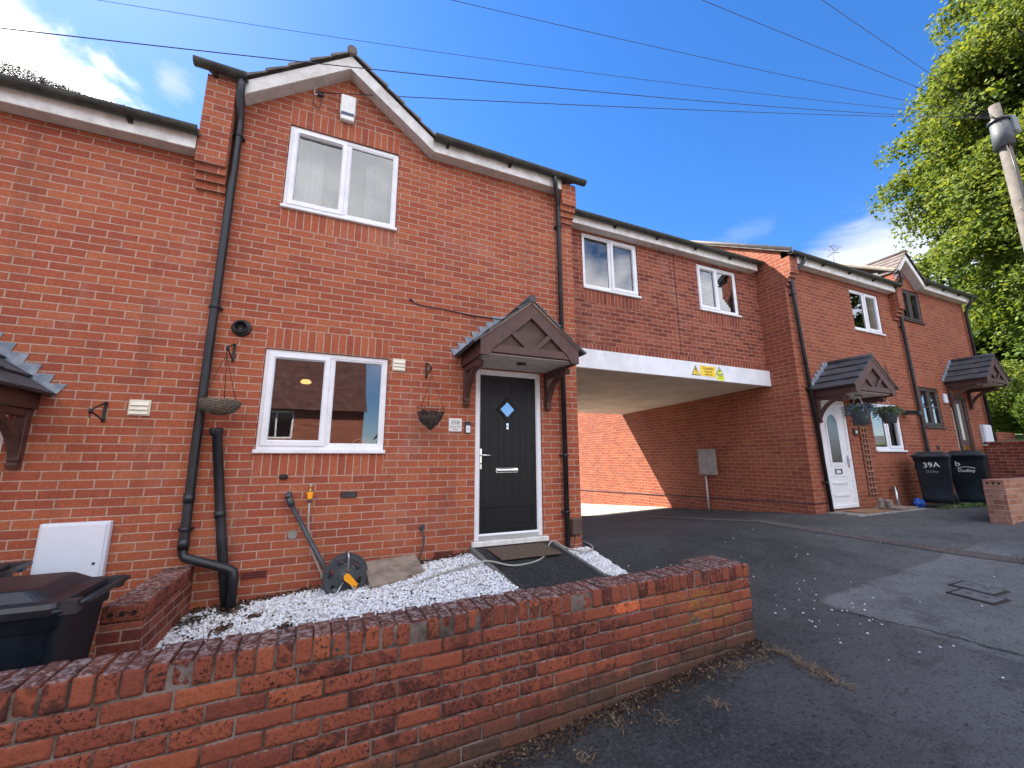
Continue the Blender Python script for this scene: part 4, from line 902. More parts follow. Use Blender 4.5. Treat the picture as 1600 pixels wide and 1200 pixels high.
from mathutils import noise as mnoise
def brick_template(nx, ny, nz):
    V = {}; F = []; L = []
    def idx(p):
        if p not in V: V[p] = len(L); L.append(p)
        return V[p]
    N3 = (nx, ny, nz)
    for ax in range(3):
        u, v = (ax+1) % 3, (ax+2) % 3
        for sd_ in (0, N3[ax]):
            for i in range(N3[u]):
                for j in range(N3[v]):
                    q = []
                    for di, dj in ((0, 0), (1, 0), (1, 1), (0, 1)):
                        p = [0, 0, 0]; p[ax] = sd_; p[u] = i+di; p[v] = j+dj; q.append(idx(tuple(p)))
                    F.append(q if sd_ else q[::-1])
    return np.array(L, float)/np.array(N3)*2-1, np.array(F)
class Bricks:
    def __init__(s): s.V = []; s.F = []; s.T = []; s.n = 0
    def add(s, c, half, M, tone, ch=.004, jit=.0025, amp=.0022):
        res = [max(2, min(14, int(round(h*2/.014)))) for h in half]; key = tuple(res)
        if key not in TPL: TPL[key] = brick_template(*key)
        P, F = TPL[key]; H = np.array(half)+rng.uniform(-jit, jit, 3)*.6; Q = P*H
        # rounded edges: pull points back on to a box shrunk by ch
        inner = np.clip(Q, -(H-ch*1.6), H-ch*1.6); d = Q-inner; l = np.linalg.norm(d, axis=1)[:, None]; Q = inner+np.where(l > 1e-9, d/np.maximum(l, 1e-9)*ch*1.6, 0)
        sd_ = rng.random(3)*50
        for i, q in enumerate(Q):
            w = Vector(q)*34+Vector(sd_); a_ = mnoise.noise(w)*.75+mnoise.noise(w*2.6)*.5
            nrm = q/(np.linalg.norm(q/H)*H+1e-9); nn_ = np.sign(q)*(np.abs(q)/H > .86); ln = np.linalg.norm(nn_); Q[i] = q+(nn_/ln*a_*amp if ln else 0)
        T = Matrix.Translation(c) @ M @ Matrix.Rotation(random.uniform(-.014, .014), 4, 'Z') @ Matrix.Rotation(random.uniform(-.012, .012), 4, 'Y') @ Matrix.Rotation(random.uniform(-.02, .02), 4, 'X')
        A = np.array(T); Q = Q @ A[:3, :3].T+A[:3, 3]
        s.V.append(Q); s.F.append(F+s.n); s.n += len(Q); s.T.append(np.repeat([[tone[0], tone[1], random.random(), 1]], F.size, axis=0))
    def out(s, name, parent):
        o = mesh_np(name, np.concatenate(s.V), np.concatenate(s.F), [GWB], np.zeros(sum(len(f) for f in s.F)), parent, smooth=True)
        c = o.data.color_attributes.new('tone', 'FLOAT_COLOR', 'CORNER'); c.data.foreach_set('color', np.concatenate(s.T).astype(np.float32).ravel()); return o
TPL = {}
def tone():
    a = min(.95, max(.02, random.gauss(.50, .20))); return (a, random.random()**1.1)
ang = math.atan2(wd.y, wd.x); MR = Matrix.Rotation(ang, 4, 'Z'); MR3 = MR
ZT = -.890
GWt = thing('garden_wall', 'low weathered old brick wall with brick-on-edge coping in front of the black-door house', 'wall', (1.7, -2.2, -1.6))
def wpt(s_, off, z): p = WA + wd*s_ + wn_*off; return Vector((p.x, p.y, z))
WL = (WB-WA).length
S0 = -1.6
cop = Bricks(); k = 0; s_ = WL-.0375
while s_ > S0:
    pierz = s_ > WL-.40
    dep = .166 if pierz else .1075
    wz = random.uniform(-.004, .004)
    cop.add(wpt(s_+random.uniform(-.001, .001), dep+random.uniform(-.006, .006), ZT-.051+wz), (.0345, dep, .0515), MR, tone(), .0036, .004, .0032); s_ -= .0755
cop.out('coping', GWt)
bw = Bricks(); zc = ZT-.1025-.0375-.003; row = 0
while zc > -2.35:
    off = 0 if row % 2 == 0 else .1125; s_ = WL+off
    # at the free end alternate stretcher / header
    first = True
    while s_ > S0:
        a = s_-.225 if not (first and off) else s_-.225
        l0, l1 = max(a, S0-.2), min(s_, WL)
        if l1-l0 > .03:
            gp = zg(*wpt((l0+l1)/2, 0, 0).xy)
            if zc > gp-.09:
                t = tone()
                if row == 0 and 2.9 < l1 < 3.2: t = (1.0, .0)
                bw.add(wpt((l0+l1)/2, .051+random.uniform(-.002, .002), zc), ((l1-l0)/2-.0035, .051, .0345), MR, t, .0021, .0025, .0026)
        s_ -= .225; first = False
    # end and back faces of the pier
    bw.add(wpt(WL-.052, .1075+.165-.0, zc), (.0515-.003, .05, .0325), MR, tone(), .005, .002)
    if row % 2: bw.add(wpt(WL-.052, .160, zc), (.0515, .052, .0325), MR, tone(), .005, .002)
    else: bw.add(wpt(WL-.052, .160, zc), (.0515, .052, .0325), MR, tone(), .005, .002)
    zc -= .0762; row += 1
bw.out('brickwork', GWt)
m = MB(); Mw = Matrix.Translation((WA.x, WA.y, 0)) @ MR
m.box((S0-.2, .0045, -2.4), (WL-.007, .207, ZT-.012), WMORT, Mw); m.box((WL-.38, .2065, -2.0), (WL-.007, .318, ZT-.012), WMORT, Mw); m.build('mortar', GWt)
for b_ in (1,):
    bb = Bricks(); zc = ZT-.1025-.0405
    for row in range(9):
        s_ = WL-.40-(row % 2)*.1125
        while s_ > -.2:
            bb.add(wpt(s_-.1125, .2075-.02, zc), (.1075, .024, .0325), MR, tone(), .004, .002); s_ -= .225
        bb.add(wpt(WL-.25, .300, zc), (.13, .022, .0325), MR, tone(), .004, .002)
        zc -= .0762
    bb.out('back_brickwork', GWt)

# divider wall between the two front gardens
DW = thing('garden_wall', 'short stub wall with three-hole brick on its end, between the wheelie bin and the white stones', 'wall', (-.46, -.5, -1.6))
m = MB(); m.box((-.57, -1.05, -1.95), (-.35, -.001, -1.085), BR2)
m.build('brickwork', DW)
PH = mat("perforation_dark", (.015, .008, .007), .9)
cp = Bricks(); y_ = -1.05+.0325
cp.add(Vector((-.46, -1.017, -1.031)), (.1075, .0325, .0515), Matrix.Identity(4), (.55, .2), .006)
y_ = -.98
while y_ < -.0: cp.add(Vector((-.46, y_+.0375, -1.031)), (.1075, .0325, .0515), Matrix.Identity(4), tone(), .006); y_ += .0755
cp.out('coping', DW)
m = MB()
for k in (-1, 0, 1): m.tube([(-.46+k*.058, -1.0515, -1.030), (-.46+k*.058, -1.045, -1.030)], .0165, PH, 14)
m.build('perforation', DW)

# planting bed of white stones, sloping with the street
def zgard(x, y): return lerp(x, [(-.6, -1.36), (0, -1.335), (.7, -1.27), (1.6, -1.15), (2.25, -1.085)]) + .02*y
m = MB(); n = 12
def slab_sheet(name, x0, x1, y0, y1, fn, dz, mt, nx=12, ny=8, kind='structure'):
    V = [(x0+(x1-x0)*i/nx, y0+(y1-y0)*j/ny) for j in range(ny+1) for i in range(nx+1)]; V = [(a, b, fn(a, b)+dz) for a, b in V]
    F = [(j*(nx+1)+i, j*(nx+1)+i+1, (j+1)*(nx+1)+i+1, (j+1)*(nx+1)+i) for j in range(ny) for i in range(nx)]
    me = bpy.data.meshes.new(name); me.from_pydata(V, [], F); me.materials.append(mt); o = bpy.data.objects.new(name, me); col.objects.link(o); tag(o, kind=kind); return o
slab_sheet('soil', -.349, 2.15, -2.19, -.0, zgard, -.012, mat('soil_with_stone_dust', (.20, .18, .17), .95, c2=(.06, .045, .036), vscale=9, bump=1., bscale=120))
slab_sheet('neighbour_ground', -6, -.571, -2.3, 0, lambda x, y: -1.80+.02*x*0, 0, CONC)
def path_z(x, y): return -1.052 - .075*max(0, -y-.05)*1.1 - .02*(x-2.2)*max(0, -y)*2
def stones(name, n, fn, size, mats_, flat=.7, parent=None):
    ico = bmesh.new(); bmesh.ops.create_icosphere(ico, subdivisions=1, radius=1); B = np.array([v.co[:] for v in ico.verts]); Fi = np.array([[v.index for v in f.verts] for f in ico.faces]); ico.free()
    C = np.array([fn() for _ in range(n)]); k = len(B)
    sc = size*(.55+.75*rng.random((n, 1, 1)))*(.7+.6*rng.random((n, 1, 3))); sc[:, :, 2] *= flat
    V = B[None]*(1+.28*(rng.random((n, k, 1))-.5))*sc
    a = rng.random(n)*2*PI; ca, sa = np.cos(a), np.sin(a); X = V[:, :, 0]*ca[:, None]-V[:, :, 1]*sa[:, None]; Y = V[:, :, 0]*sa[:, None]+V[:, :, 1]*ca[:, None]
    V = np.stack([X, Y, V[:, :, 2]], -1)+C[:, None, :]
    F = (Fi[None]+(np.arange(n)*k)[:, None, None]).reshape(-1, 3); mi = np.repeat(rng.integers(0, len(mats_), n), len(Fi))
    return mesh_np(name, V.reshape(-1, 3), F, mats_, mi, parent)
ST = [mat("white_stone_a", (.74, .75, .78), .75), mat("white_stone_b", (.62, .63, .68), .75), mat("white_stone_c", (.80, .80, .79), .75), mat("white_stone_d", (.50, .47, .46), .8)]
hole_c = [(-.18+.0, -.85, .10), (.02, -.62, .07), (-.28, -.28, .13), (-.02, -.16, .16), (.35, -1.25, .05), (.45, -.9, .04), (-.30, -1.35, .09), (.2, -.5, .04)]
def pt_bed():
    while True:
        x, y = -.35+2.52*rng.random(), -2.16+2.16*rng.random()
        if y > -.07-.10*abs(math.sin(x*7))*(rng.random()) and rng.random() < .9: continue
        if any((x-a)**2+(y-b)**2 < (r*(.5+.7*rng.random()))**2 for a, b, r in hole_c): continue
        if x < .1 and rng.random() < .18: continue
        return (x, y, zgard(x, y)+rng.random()*.016-.006)
tag(stones('gravel', 27000, pt_bed, .0120, ST), 'white decorative stones filling the bed between house and garden wall', 'gravel', kind='stuff')
tri = [(3.20, -.12), (3.20, -1.08), (3.62, -1.20), (3.74, -.05)]
def pt_tri():
    while True:
        a, b = rng.random(), rng.random()
        x = 3.20+a*(.52-.08*(b)); y = -.06-b*1.15
        if y < -1.08-.28*a: continue
        return (x, y, zg(x, y)+.035-.02*a+rng.random()*.01)
tag(stones('gravel', 4600, pt_tri, .0125, ST), 'small wedge of white stones between the path edging and the driveway', 'gravel', kind='stuff')
DEB = [mat("brown_leaf_a", (.075, .035, .020), .9), mat("brown_leaf_b", (.035, .018, .014), .9), mat("tan_leaf", (.28, .13, .06), .9)]
def pt_deb():
    if rng.random() < .45:
        x = -.33+2.45*rng.random(); y = -.02-abs(rng.normal())*.05
    else:
        a, b, r = hole_c[rng.integers(0, len(hole_c))]; x = a+rng.normal()*r*.7; y = min(-.01, b+rng.normal()*r*.7)
        if rng.random() < .25: x, y = -.3+2.4*rng.random(), -2.1+2.1*rng.random()
    return (x, y, zgard(x, y)+.010+rng.random()*.010)
tag(leaf_cards(1500, pt_deb, .028, [DEB[0], DEB[1], DEB[1], DEB[0], DEB[2]], 'dead_leaves', aspect=.6), 'brown dead leaves lying among the white stones and along the house wall', 'leaves', kind='stuff')

# garden path with edgings
m = MB(); nn = 10
for i in range(nn):
    for j in range(nn):
        def PP(i, j):
            x = 2.20+(3.19-2.20)*i/nn; y = -.05-(2.12-.05)*j/nn; return (x, y, path_z(x, y))
        m.face([PP(i, j), PP(i+1, j), PP(i+1, j+1), PP(i, j+1)], ASP3, smooth=True)
for j in range(6):   # flare towards the driveway
    def PQ(i, j):
        y = -1.10-1.02*j/6; x = 3.19+.62*i; z0 = path_z(3.19, y); return (x, y, z0+(zg(3.81, y)+.004-z0)*i)
    m.face([PQ(0, j), PQ(1, j), PQ(1, j+1), PQ(0, j+1)], ASP3, smooth=True)
tag(m.build('path', None, recalc=False), kind='structure')
m = MB()
def edge(P, w, h):
    for (a, b) in zip(P[:-1], P[1:]):
        a, b = Vector(a), Vector(b); d = (b-a).xy.normalized(); nrm = Vector((-d.y, d.x, 0))*w/2
        V = [a-nrm, b-nrm, b+nrm, a+nrm]; T = [v+Vector((0, 0, h)) for v in V]; B_ = [v-Vector((0, 0, .12)) for v in V]
        m.face(T, KERB); 
        for k in range(4): m.face([B_[k], B_[(k+1) % 4], T[(k+1) % 4], T[k]], KERB)
pz = lambda x, y: (x, y, path_z(x, y))
edge([pz(2.185, -.06), pz(2.185, -.95)], .05, .018); edge([pz(2.185, -.955), pz(2.185, -1.85)], .05, .016)
edge([pz(3.195, -.06), pz(3.195, -1.08)], .035, .016); edge([(3.19, -1.095, path_z(3.19, -1.09)), (3.66, -1.235, zg(3.66, -1.23)-.0)], .035, .016)
tag(m.build('edging_kerb', None), 'thin concrete edging strips either side of the tarmac garden path', 'kerb')
m = MB(); m.box((2.33, -.50, -1.0455), (3.06, -.075, -1.058), CONC)
Mm = Matrix.Translation((2.70, -.33, path_z(2.7, -.33)+.010)) @ Matrix.Rotation(.02, 4, 'Z') @ Matrix.Rotation(.062, 4, 'X')
m = MB(); m.cbox((-.355, -.23, 0), (.355, .23, .014), MATM, .004, Mm); tag(m.build('doormat', None), 'worn brown coir doormat in front of the black door', 'doormat')

# ================================================================== THINGS ON AND BY THE MAIN HOUSE
m = thing('alarm_box', 'white burglar alarm box with blue base on the gable above the upper window', 'alarm box', (.575, 0, 4.06))
b = MB(); b.cbox((.492, -.062, 3.955), (.66, -.001, 4.232), mat("alarm_white", (.76, .76, .73), .4, var=.1), .010); b.build('cover', m)
b = MB(); b.cbox((.500, -.060, 3.892), (.652, -.002, 3.953), PAINTW, .008); b.build('base', m)
b = MB(); b.cbox((.505, -.0645, 3.955), (.648, -.0625, 3.99), BLUE, .001); b.build('strobe_lens', m)
def meter_box(label, M, w, h, d, mt, key=True, lean=0.):
    t = thing('meter_box', label, 'meter box', M.translation)
    b = MB(); b.cbox((-w/2, -d, 0), (w/2, -.001, h), mt, .008, M); b.build('case', t)
    b = MB(); b.cbox((-w/2+.018, -d-.010, .016), (w/2-.018, -d-.0005, h-.016), mt, .005, M); o = b.build('lid', t)
    if key:
        b = MB(); b.tube([tuple(M @ Vector((w/2-.06, -d-.0105, h*.47))), tuple(M @ Vector((w/2-.06, -d-.013, h*.47)))], .011, GREYP, 12); b.build('key_hole', o)
    return t
meter_box('white meter box on the wall behind the large left wheelie bin', Matrix.Translation((-1.168, 0, -1.17)), .43, .61, .062, WHITEP)
MX = Matrix.Translation((8.499, 2.14, -.43)) @ Matrix.Rotation(-PI/2, 4, 'Z')
PB = mat("dusty_grey_box", (.33, .30, .28), .7, c2=(.24, .22, .20), vscale=4)
t = meter_box('dusty grey meter box on the archway side wall with a pipe down to the ground', MX, .44, .575, .075, PB)
b = MB(); b.tube([(8.47, 2.22, -.43), (8.47, 2.22, -1.22)], .021, mat("grey_conduit", (.55, .50, .46), .6), 10); b.build('conduit', t)
t = meter_box('white meter box beside the brown door of the farthest house', Matrix.Translation((15.68, 0, .215)), .42, .52, .08, WHITEP, False)
b = MB(); b.tube([(15.55, -.04, .215), (15.55, -.04, -.3)], .018, WHITEP, 8); b.build('conduit', t)

def basket_bracket(label, x, z, side, h=.19, out=.25):
    m = MB(); m.box((x-.012, -.008, z-h), (x+.012, -.001, z), IRON); m.tube([(x, -.008, z-.01), (x+side*.0, -out*.75, z-h*.38), (x, -out, z-h*.60)], .0075, IRON, 6)
    m.tube([(x, -.008, z-h+.015), (x, -out*.6, z-h*.72), (x, -out, z-h*.58)], .0065, IRON, 6); m.tube([(x, -out, z-h*.70), (x, -out-.008, z-h*.48)], .014, IRON, 8); m.tube([(x, -out, z-h*.6), (x, -out-.008, z-h*.88), (x, -out+.012, z-h*.9)], .004, IRON, 6)
    o = m.build('basket_bracket', None, loc=(x, 0, z)); return tag(o, label, 'bracket', 'wall brackets for hanging baskets')
basket_bracket('black wrought iron wall bracket holding the wicker basket below the round flue', -.262, 1.063, -1)
basket_bracket('black wrought iron wall bracket holding the wire basket left of the canopy', 1.628, 1.045, 1)
basket_bracket('empty black wall bracket left of the cream vent on the lower house', -1.14, .438, -1, .18, .22)
# wicker basket
c = Vector((-.262, -.255, .455)); t = thing('hanging_basket', 'empty round wicker hanging basket beside the left downpipe', 'hanging basket', tuple(c-Vector((0, 0, .125))), 'hanging baskets')
m = MB(); nr = 13
for k in range(nr):
    f = k/(nr-1); rr = .150*math.sqrt(max(0.04, 1-(f*.97)**2))+.004; z = c.z-.118*f; pts = []
    for i in range(49):
        a_ = 2*PI*i/48; wv = .0045*math.sin(a_*11+k*PI); pts.append((c.x+(rr+wv)*math.cos(a_), c.y+(rr+wv)*math.sin(a_), z+.002*math.sin(a_*5+k)))
    m.tube(pts, .0062, WICK, 5, False)
m.lathe([(.001, -.112), (.06, -.106), (.11, -.075), (.139, -.03), (.143, 0)], mat("wicker_inner", (.055, .045, .032), .9), Matrix.Translation(c), 24)
for k in range(40):
    a_ = rng.random()*2*PI; z = c.z-.02-.08*rng.random(); rr = .15*math.sqrt(1-((c.z-z)/.125)**2)
    m.tube([(c.x+rr*math.cos(a_), c.y+rr*math.sin(a_), z), (c.x+(rr+.012)*math.cos(a_+.12), c.y+(rr+.012)*math.sin(a_+.12), z-.008)], .002, WICK, 4)
m.build('bowl', t)
for k in range(3):
    a_ = 2*PI*k/3-.5; m = MB(); m.tube([(c.x+.145*math.cos(a_), c.y+.145*math.sin(a_), c.z), (c.x, c.y, c.z+.43)], .0035, RUST, 5); m.build('chain', t)
# wire basket with liner
c = Vector((1.640, -.25, .485)); t = thing('hanging_basket', 'rusty wire hanging basket with a ragged dark coir liner left of the door', 'hanging basket', tuple(c-Vector((0, 0, .24))), 'hanging baskets')
m = MB()
for rr, z in ((.150, 0), (.143, -.055)): m.tube([(c.x+rr*math.cos(2*PI*i/36), c.y+rr*math.sin(2*PI*i/36), c.z+z+.004*math.sin(i)) for i in range(37)], .0034, RUST, 5, False)
for k in range(14):
    a_ = 2*PI*k/14; m.tube([(c.x+.15*math.cos(a_), c.y+.15*math.sin(a_), c.z), (c.x+.143*math.cos(a_+.1), c.y+.143*math.sin(a_+.1), c.z-.055), (c.x+.10*math.cos(a_+.2), c.y+.10*math.sin(a_+.2), c.z-.145), (c.x, c.y, c.z-.20)], .0022, RUST, 4)
m.build('wire_frame', t)
m = MB(); n = 26; lay = [(.135, -.045), (.137, -.075), (.115, -.125), (.085, -.165), (.045, -.205), (.012, -.235)]
rj = [[random.uniform(.9, 1.08) for _ in range(n)] for _ in lay]; zj = [[random.uniform(-.012, .012) for _ in range(n)] for _ in lay]
for a_ in range(len(lay)-1):
    for k in range(n):
        def q(i, k): k %= n; th = 2*PI*k/n; return (c.x+lay[i][0]*rj[i][k]*math.cos(th), c.y+lay[i][0]*rj[i][k]*math.sin(th), c.z+lay[i][1]+zj[i][k])
        m.face([q(a_, k), q(a_, k+1), q(a_+1, k+1), q(a_+1, k)], COIR)
m.lathe([(0, -.07), (.125, -.065)], COIR, Matrix.Translation(c), 20)
m.build('coir_liner', t, recalc=False)
for k in range(3):
    a_ = 2*PI*k/3+.1; m = MB(); m.tube([(c.x+.148*math.cos(a_), c.y+.148*math.sin(a_), c.z), (c.x+.0, c.y, c.z+.37)], .003, RUST, 5); m.build('chain', t)
# number plate beside the door
t = thing('house_sign', 'small pale square house number plate reading 35B beside the doorbell', 'sign', (1.985, 0, .33))
m = MB(); m.cbox((1.908, -.012, .252), (2.064, -.001, .405), PLATE, .002); m.build('plate', t)
mtext('35B', .066, GINK, 'number', t, (1.986, -.0135, .335), UPR, 1.05); mtext('Summer Hill', .024, GINK, 'street_name', t, (1.986, -.0135, .300), UPR, 1.0); mtext('Road', .022, GINK, 'street_name', t, (1.986, -.0135, .272), UPR, 1.)
# hose reel
t = thing('hose_reel', 'grey garden hose reel with an orange crank handle against the wall', 'hose reel', (.89, -.30, -1.31))
Mr = Matrix.Translation((.885, -.30, -1.130)) @ Matrix.Rotation(-.12, 4, 'Z') @ Matrix.Rotation(PI/2, 4, 'X') @ Matrix.Rotation(.25, 4, 'Z')
def disc(mb, z, R_=.187, t_=.010, m_=GREYP):
    nn = 72; holes = 6
    def rad(rn): return rn
    rings = [(.050, .0), (.070, .004), (.088, .002)]
    # solid ribs between six oval openings, made ring by ring
    N_ = 96; rs = [.0, .060, .088, .108, .128, .145, .162, .172, R_]
    hz = [.014, .014, .006, .004, .004, .006, .010, .012, .010]
    def hole(r, a):
        a_ = (a % (2*PI/holes)) - PI/holes; return ((r-.126)/.024)**2+((a_*r)/.036)**2 < 1
    for i in range(len(rs)-1):
        for k in range(N_):
            a0, a1 = 2*PI*k/N_, 2*PI*(k+1)/N_; rm = (rs[i]+rs[i+1])/2
            if hole(rm, (a0+a1)/2): continue
            for sg, zz in ((1, 0), (-1, -t_)):
                P = [Mr @ Vector((r*math.cos(a), r*math.sin(a), z+zz+(hz[j] if sg > 0 else 0))) for r, a, j in ((rs[i], a0, i), (rs[i], a1, i), (rs[i+1], a1, i+1), (rs[i+1], a0, i+1))]
                if i == 0: P = [P[0], P[2], P[3]]
                mb.face(P, m_, smooth=True)
    mb.lathe([(R_-.004, z-t_), (R_, z-t_), (R_+.004, z), (R_+.004, z+.012), (R_-.004, z+.014)], m_, Mr, 64)
m = MB(); disc(m, .060); m.build('front_flange', t, recalc=False)
m = MB(); disc(m, -.075); m.build('back_flange', t, recalc=False)
m = MB(); m.lathe([(.070, -.075), (.070, .058)], BLK, Mr, 32); m.build('drum', t)
m = MB()
for k in range(5): m.lathe([(.078+.0, -.062+k*.024), (.092, -.056+k*.024), (.092, -.048+k*.024), (.078, -.042+k*.024)], HOSE, Mr, 32)
m.build('wound_hose', t)
m = MB(); m.lathe([(0, .090), (.050, .088), (.058, .080), (.060, .062)], GREYP, Mr, 32); m.build('hub', t)
m = MB(); cxr, cyr, czr = .895, -.40, -1.125
m.tube([(.90, -.395, -1.09), (.898, -.402, -.945), (.893, -.39, -.915), (.888, -.30, -.91), (.880, -.235, -.93), (.880, -.235, -1.10)], .0085, STEEL, 10)
m.tube([(.865, -.395, -1.16), (.770, -.41, -1.315), (.74, -.43, -1.325)], .0085, STEEL, 10); m.tube([(.925, -.395, -1.17), (1.00, -.41, -1.295), (1.02, -.42, -1.30)], .0085, STEEL, 10); m.tube([(.765, -.41, -1.318), (.75, -.22, -1.315)], .0085, STEEL, 10); m.tube([(1.0, -.41, -1.298), (.99, -.2, -1.28)], .0085, STEEL, 10); m.build('stand', t)
m = MB(); ca_ = Vector((.895, -.412, -1.115)); cb_ = Vector((.965, -.425, -1.185)); d = (cb_-ca_); nrm = Vector((-d.z, 0, d.x)).normalized(); P = []
for a_, rr, cc in ((0, .030, ca_), (1, .021, cb_)):
    base_ang = math.atan2(nrm.z, nrm.x)
    for k in range(9):
        th = base_ang+PI*k/8+(PI if a_ else 0); P.append((cc.x+rr*math.cos(th), cc.z+rr*math.sin(th)))
m.prism(P, -.432, -.405, ORANGE); m.tube([(cb_.x, -.432, cb_.z), (cb_.x, -.470, cb_.z)], [.017, .014], ORANGE, 16); m.tube([(cb_.x, -.4702, cb_.z), (cb_.x, -.472, cb_.z)], .009, mat("orange_shadow", (.45, .14, .01), .6), 10); m.build('crank_handle', t)
# tap and hoses
t = thing('garden_tap', 'outdoor tap with a bright orange hose connector on the brick wall', 'tap', (.52, 0, -.38))
m = MB(); m.tube([(.52, 0, -.345), (.52, -.045, -.345), (.52, -.055, -.36), (.52, -.055, -.385)], .011, BRASS, 10); m.tube([(.52, -.03, -.345), (.52, -.03, -.315)], .006, BRASS, 8); m.tube([(.500, -.03, -.312), (.54, -.03, -.312)], .006, STEEL, 8); m.build('tap_body', t)
m = MB(); m.cbox((.498, -.078, -.448), (.544, -.034, -.378), ORANGE, .008); m.cbox((.488, -.066, -.40), (.554, -.046, -.385), ORANGE, .004); m.tube([(.52, -.056, -.448), (.52, -.056, -.475)], .017, GREYP, 12); m.build('hose_connector', t)
m = MB(); m.tube([(.52, -.056, -.47), (.522, -.06, -.60), (.53, -.06, -.72), (.56, -.065, -.85), (.60, -.08, -.98), (.66, -.10, -1.10), (.72, -.16, -1.22)], .0095, HOSE, 10); m.build('hose', t)
def smooth_path(P, n=8):
    P = [Vector(p) for p in P]; P = [P[0]]+P+[P[-1]]; out = []
    for i in range(1, len(P)-2):
        for k in range(n):
            t_ = k/n; a, b, c, d = P[i-1], P[i], P[i+1], P[i+2]
            out.append(.5*((2*b)+(c-a)*t_+(2*a-5*b+4*c-d)*t_*t_+(3*b-a-3*c+d)*t_**3))
    out.append(P[-2]); return out
hp_ = [(1.02, -.42, -1.245), (1.20, -.60, -1.215), (1.42, -.66, -1.175), (1.72, -.62, -1.122), (2.05, -.60, -1.077), (2.185, -.62, -1.060), (2.40, -.72, path_z(2.4, -.72)+.012), (2.68, -.66, path_z(2.68, -.66)+.012), (2.88, -.50, path_z(2.88, -.5)+.012), (3.04, -.26, path_z(3.04, -.26)+.012), (3.195, -.13, -1.035), (3.35, -.16, -1.12), (3.50, -.30, -1.148), (3.68, -.22, -1.15), (3.78, -.05, -1.145), (3.90, .25, -1.175), (4.0, .6, -1.2)]
m = MB(); m.tube(smooth_path(hp_), .0095, HOSE, 10); tag(m.build('garden_hose', None), 'pale grey hose trailing from the reel across the path to the driveway', 'hose')
# weathered board
m = MB(); Mb = Matrix.Translation((1.33, -.275, -1.130)) @ Matrix.Rotation(.10, 4, 'Z') @ Matrix.Rotation(-.03, 4, 'Y') @ Matrix.Rotation(R(15), 4, 'X')
m.cbox((-.265, -.225, -.014), (.265, .225, .014), WOODP, .004, Mb); tag(m.build('wooden_board', None), 'grey weathered board leaning on the wall beside the hose reel', 'board')

# ---- signs on the beam
BY = AY-.05
def sign_tri(x0, x1, z0, z1, fill, label, bolt):
    t = thing('warning_sign', label, 'sign', ((x0+x1)/2, BY, z0), 'warning signs on the beam'); xm = (x0+x1)/2
    m = MB(); m.prism([(x0, z0), (x1, z0), (xm, z1)], BY-.004, BY-.0005, INK); m.build('border', t)
    k = .86; zc_ = z0+(z1-z0)*.34; f = lambda x, z: (xm+(x-xm)*k*.93, zc_+(z-zc_)*k*.93)
    m = MB(); m.prism([f(x0, z0), f(x1, z0), f(xm, z1)], BY-.0055, BY-.0042, fill); m.build('panel', t)
    m = MB()
    if bolt: m.prism([(xm-.05, z0+.035), (xm-.005, z0+.055), (xm-.02, z0+.075), (xm+.05, z0+.105), (xm+.01, z0+.065), (xm+.02, z0+.055)], BY-.0068, BY-.0057, INK)
    else:
        m.prism([(xm-.009, z0+.065), (xm+.009, z0+.065), (xm+.014, z0+.135), (xm-.014, z0+.135)], BY-.0068, BY-.0057, INK); m.tube([(xm, BY-.0057, z0+.042), (xm, BY-.0068, z0+.042)], .011, INK, 10)
    m.build('symbol', t); return t
sign_tri(6.395, 6.60, 1.385, 1.565, YEL, 'yellow warning triangle with an exclamation mark, left of the caution panel', False)
t = sign_tri(7.00, 7.18, 1.440, 1.585, YELG, 'yellow green warning triangle above a small text label, right of the caution panel', True)
m = MB(); m.box((7.01, BY-.004, 1.330), (7.20, BY-.0005, 1.432), YELG); m.build('text_panel', t)
mtext('WARNING', .028, INK, 'wording', t, (7.105, BY-.0055, 1.405), UPR, 1.); mtext('Low headroom', .022, INK, 'wording', t, (7.105, BY-.0055, 1.372), UPR, .95)
t = thing('warning_sign', 'yellow rectangular panel reading Caution Restricted headroom on the white beam', 'sign', (6.8, BY, 1.4), 'warning signs on the beam')
m = MB(); m.box((6.61, BY-.004, 1.385), (6.985, BY-.0005, 1.572), YEL); m.build('panel', t)
mtext('Caution', .075, INK, 'wording', t, (6.80, BY-.0055, 1.508), UPR, 1.1); mtext('Restricted', .045, INK, 'wording', t, (6.80, BY-.0055, 1.455), UPR, 1.); mtext('headroom', .045, INK, 'wording', t, (6.80, BY-.0055, 1.405), UPR, 1.)

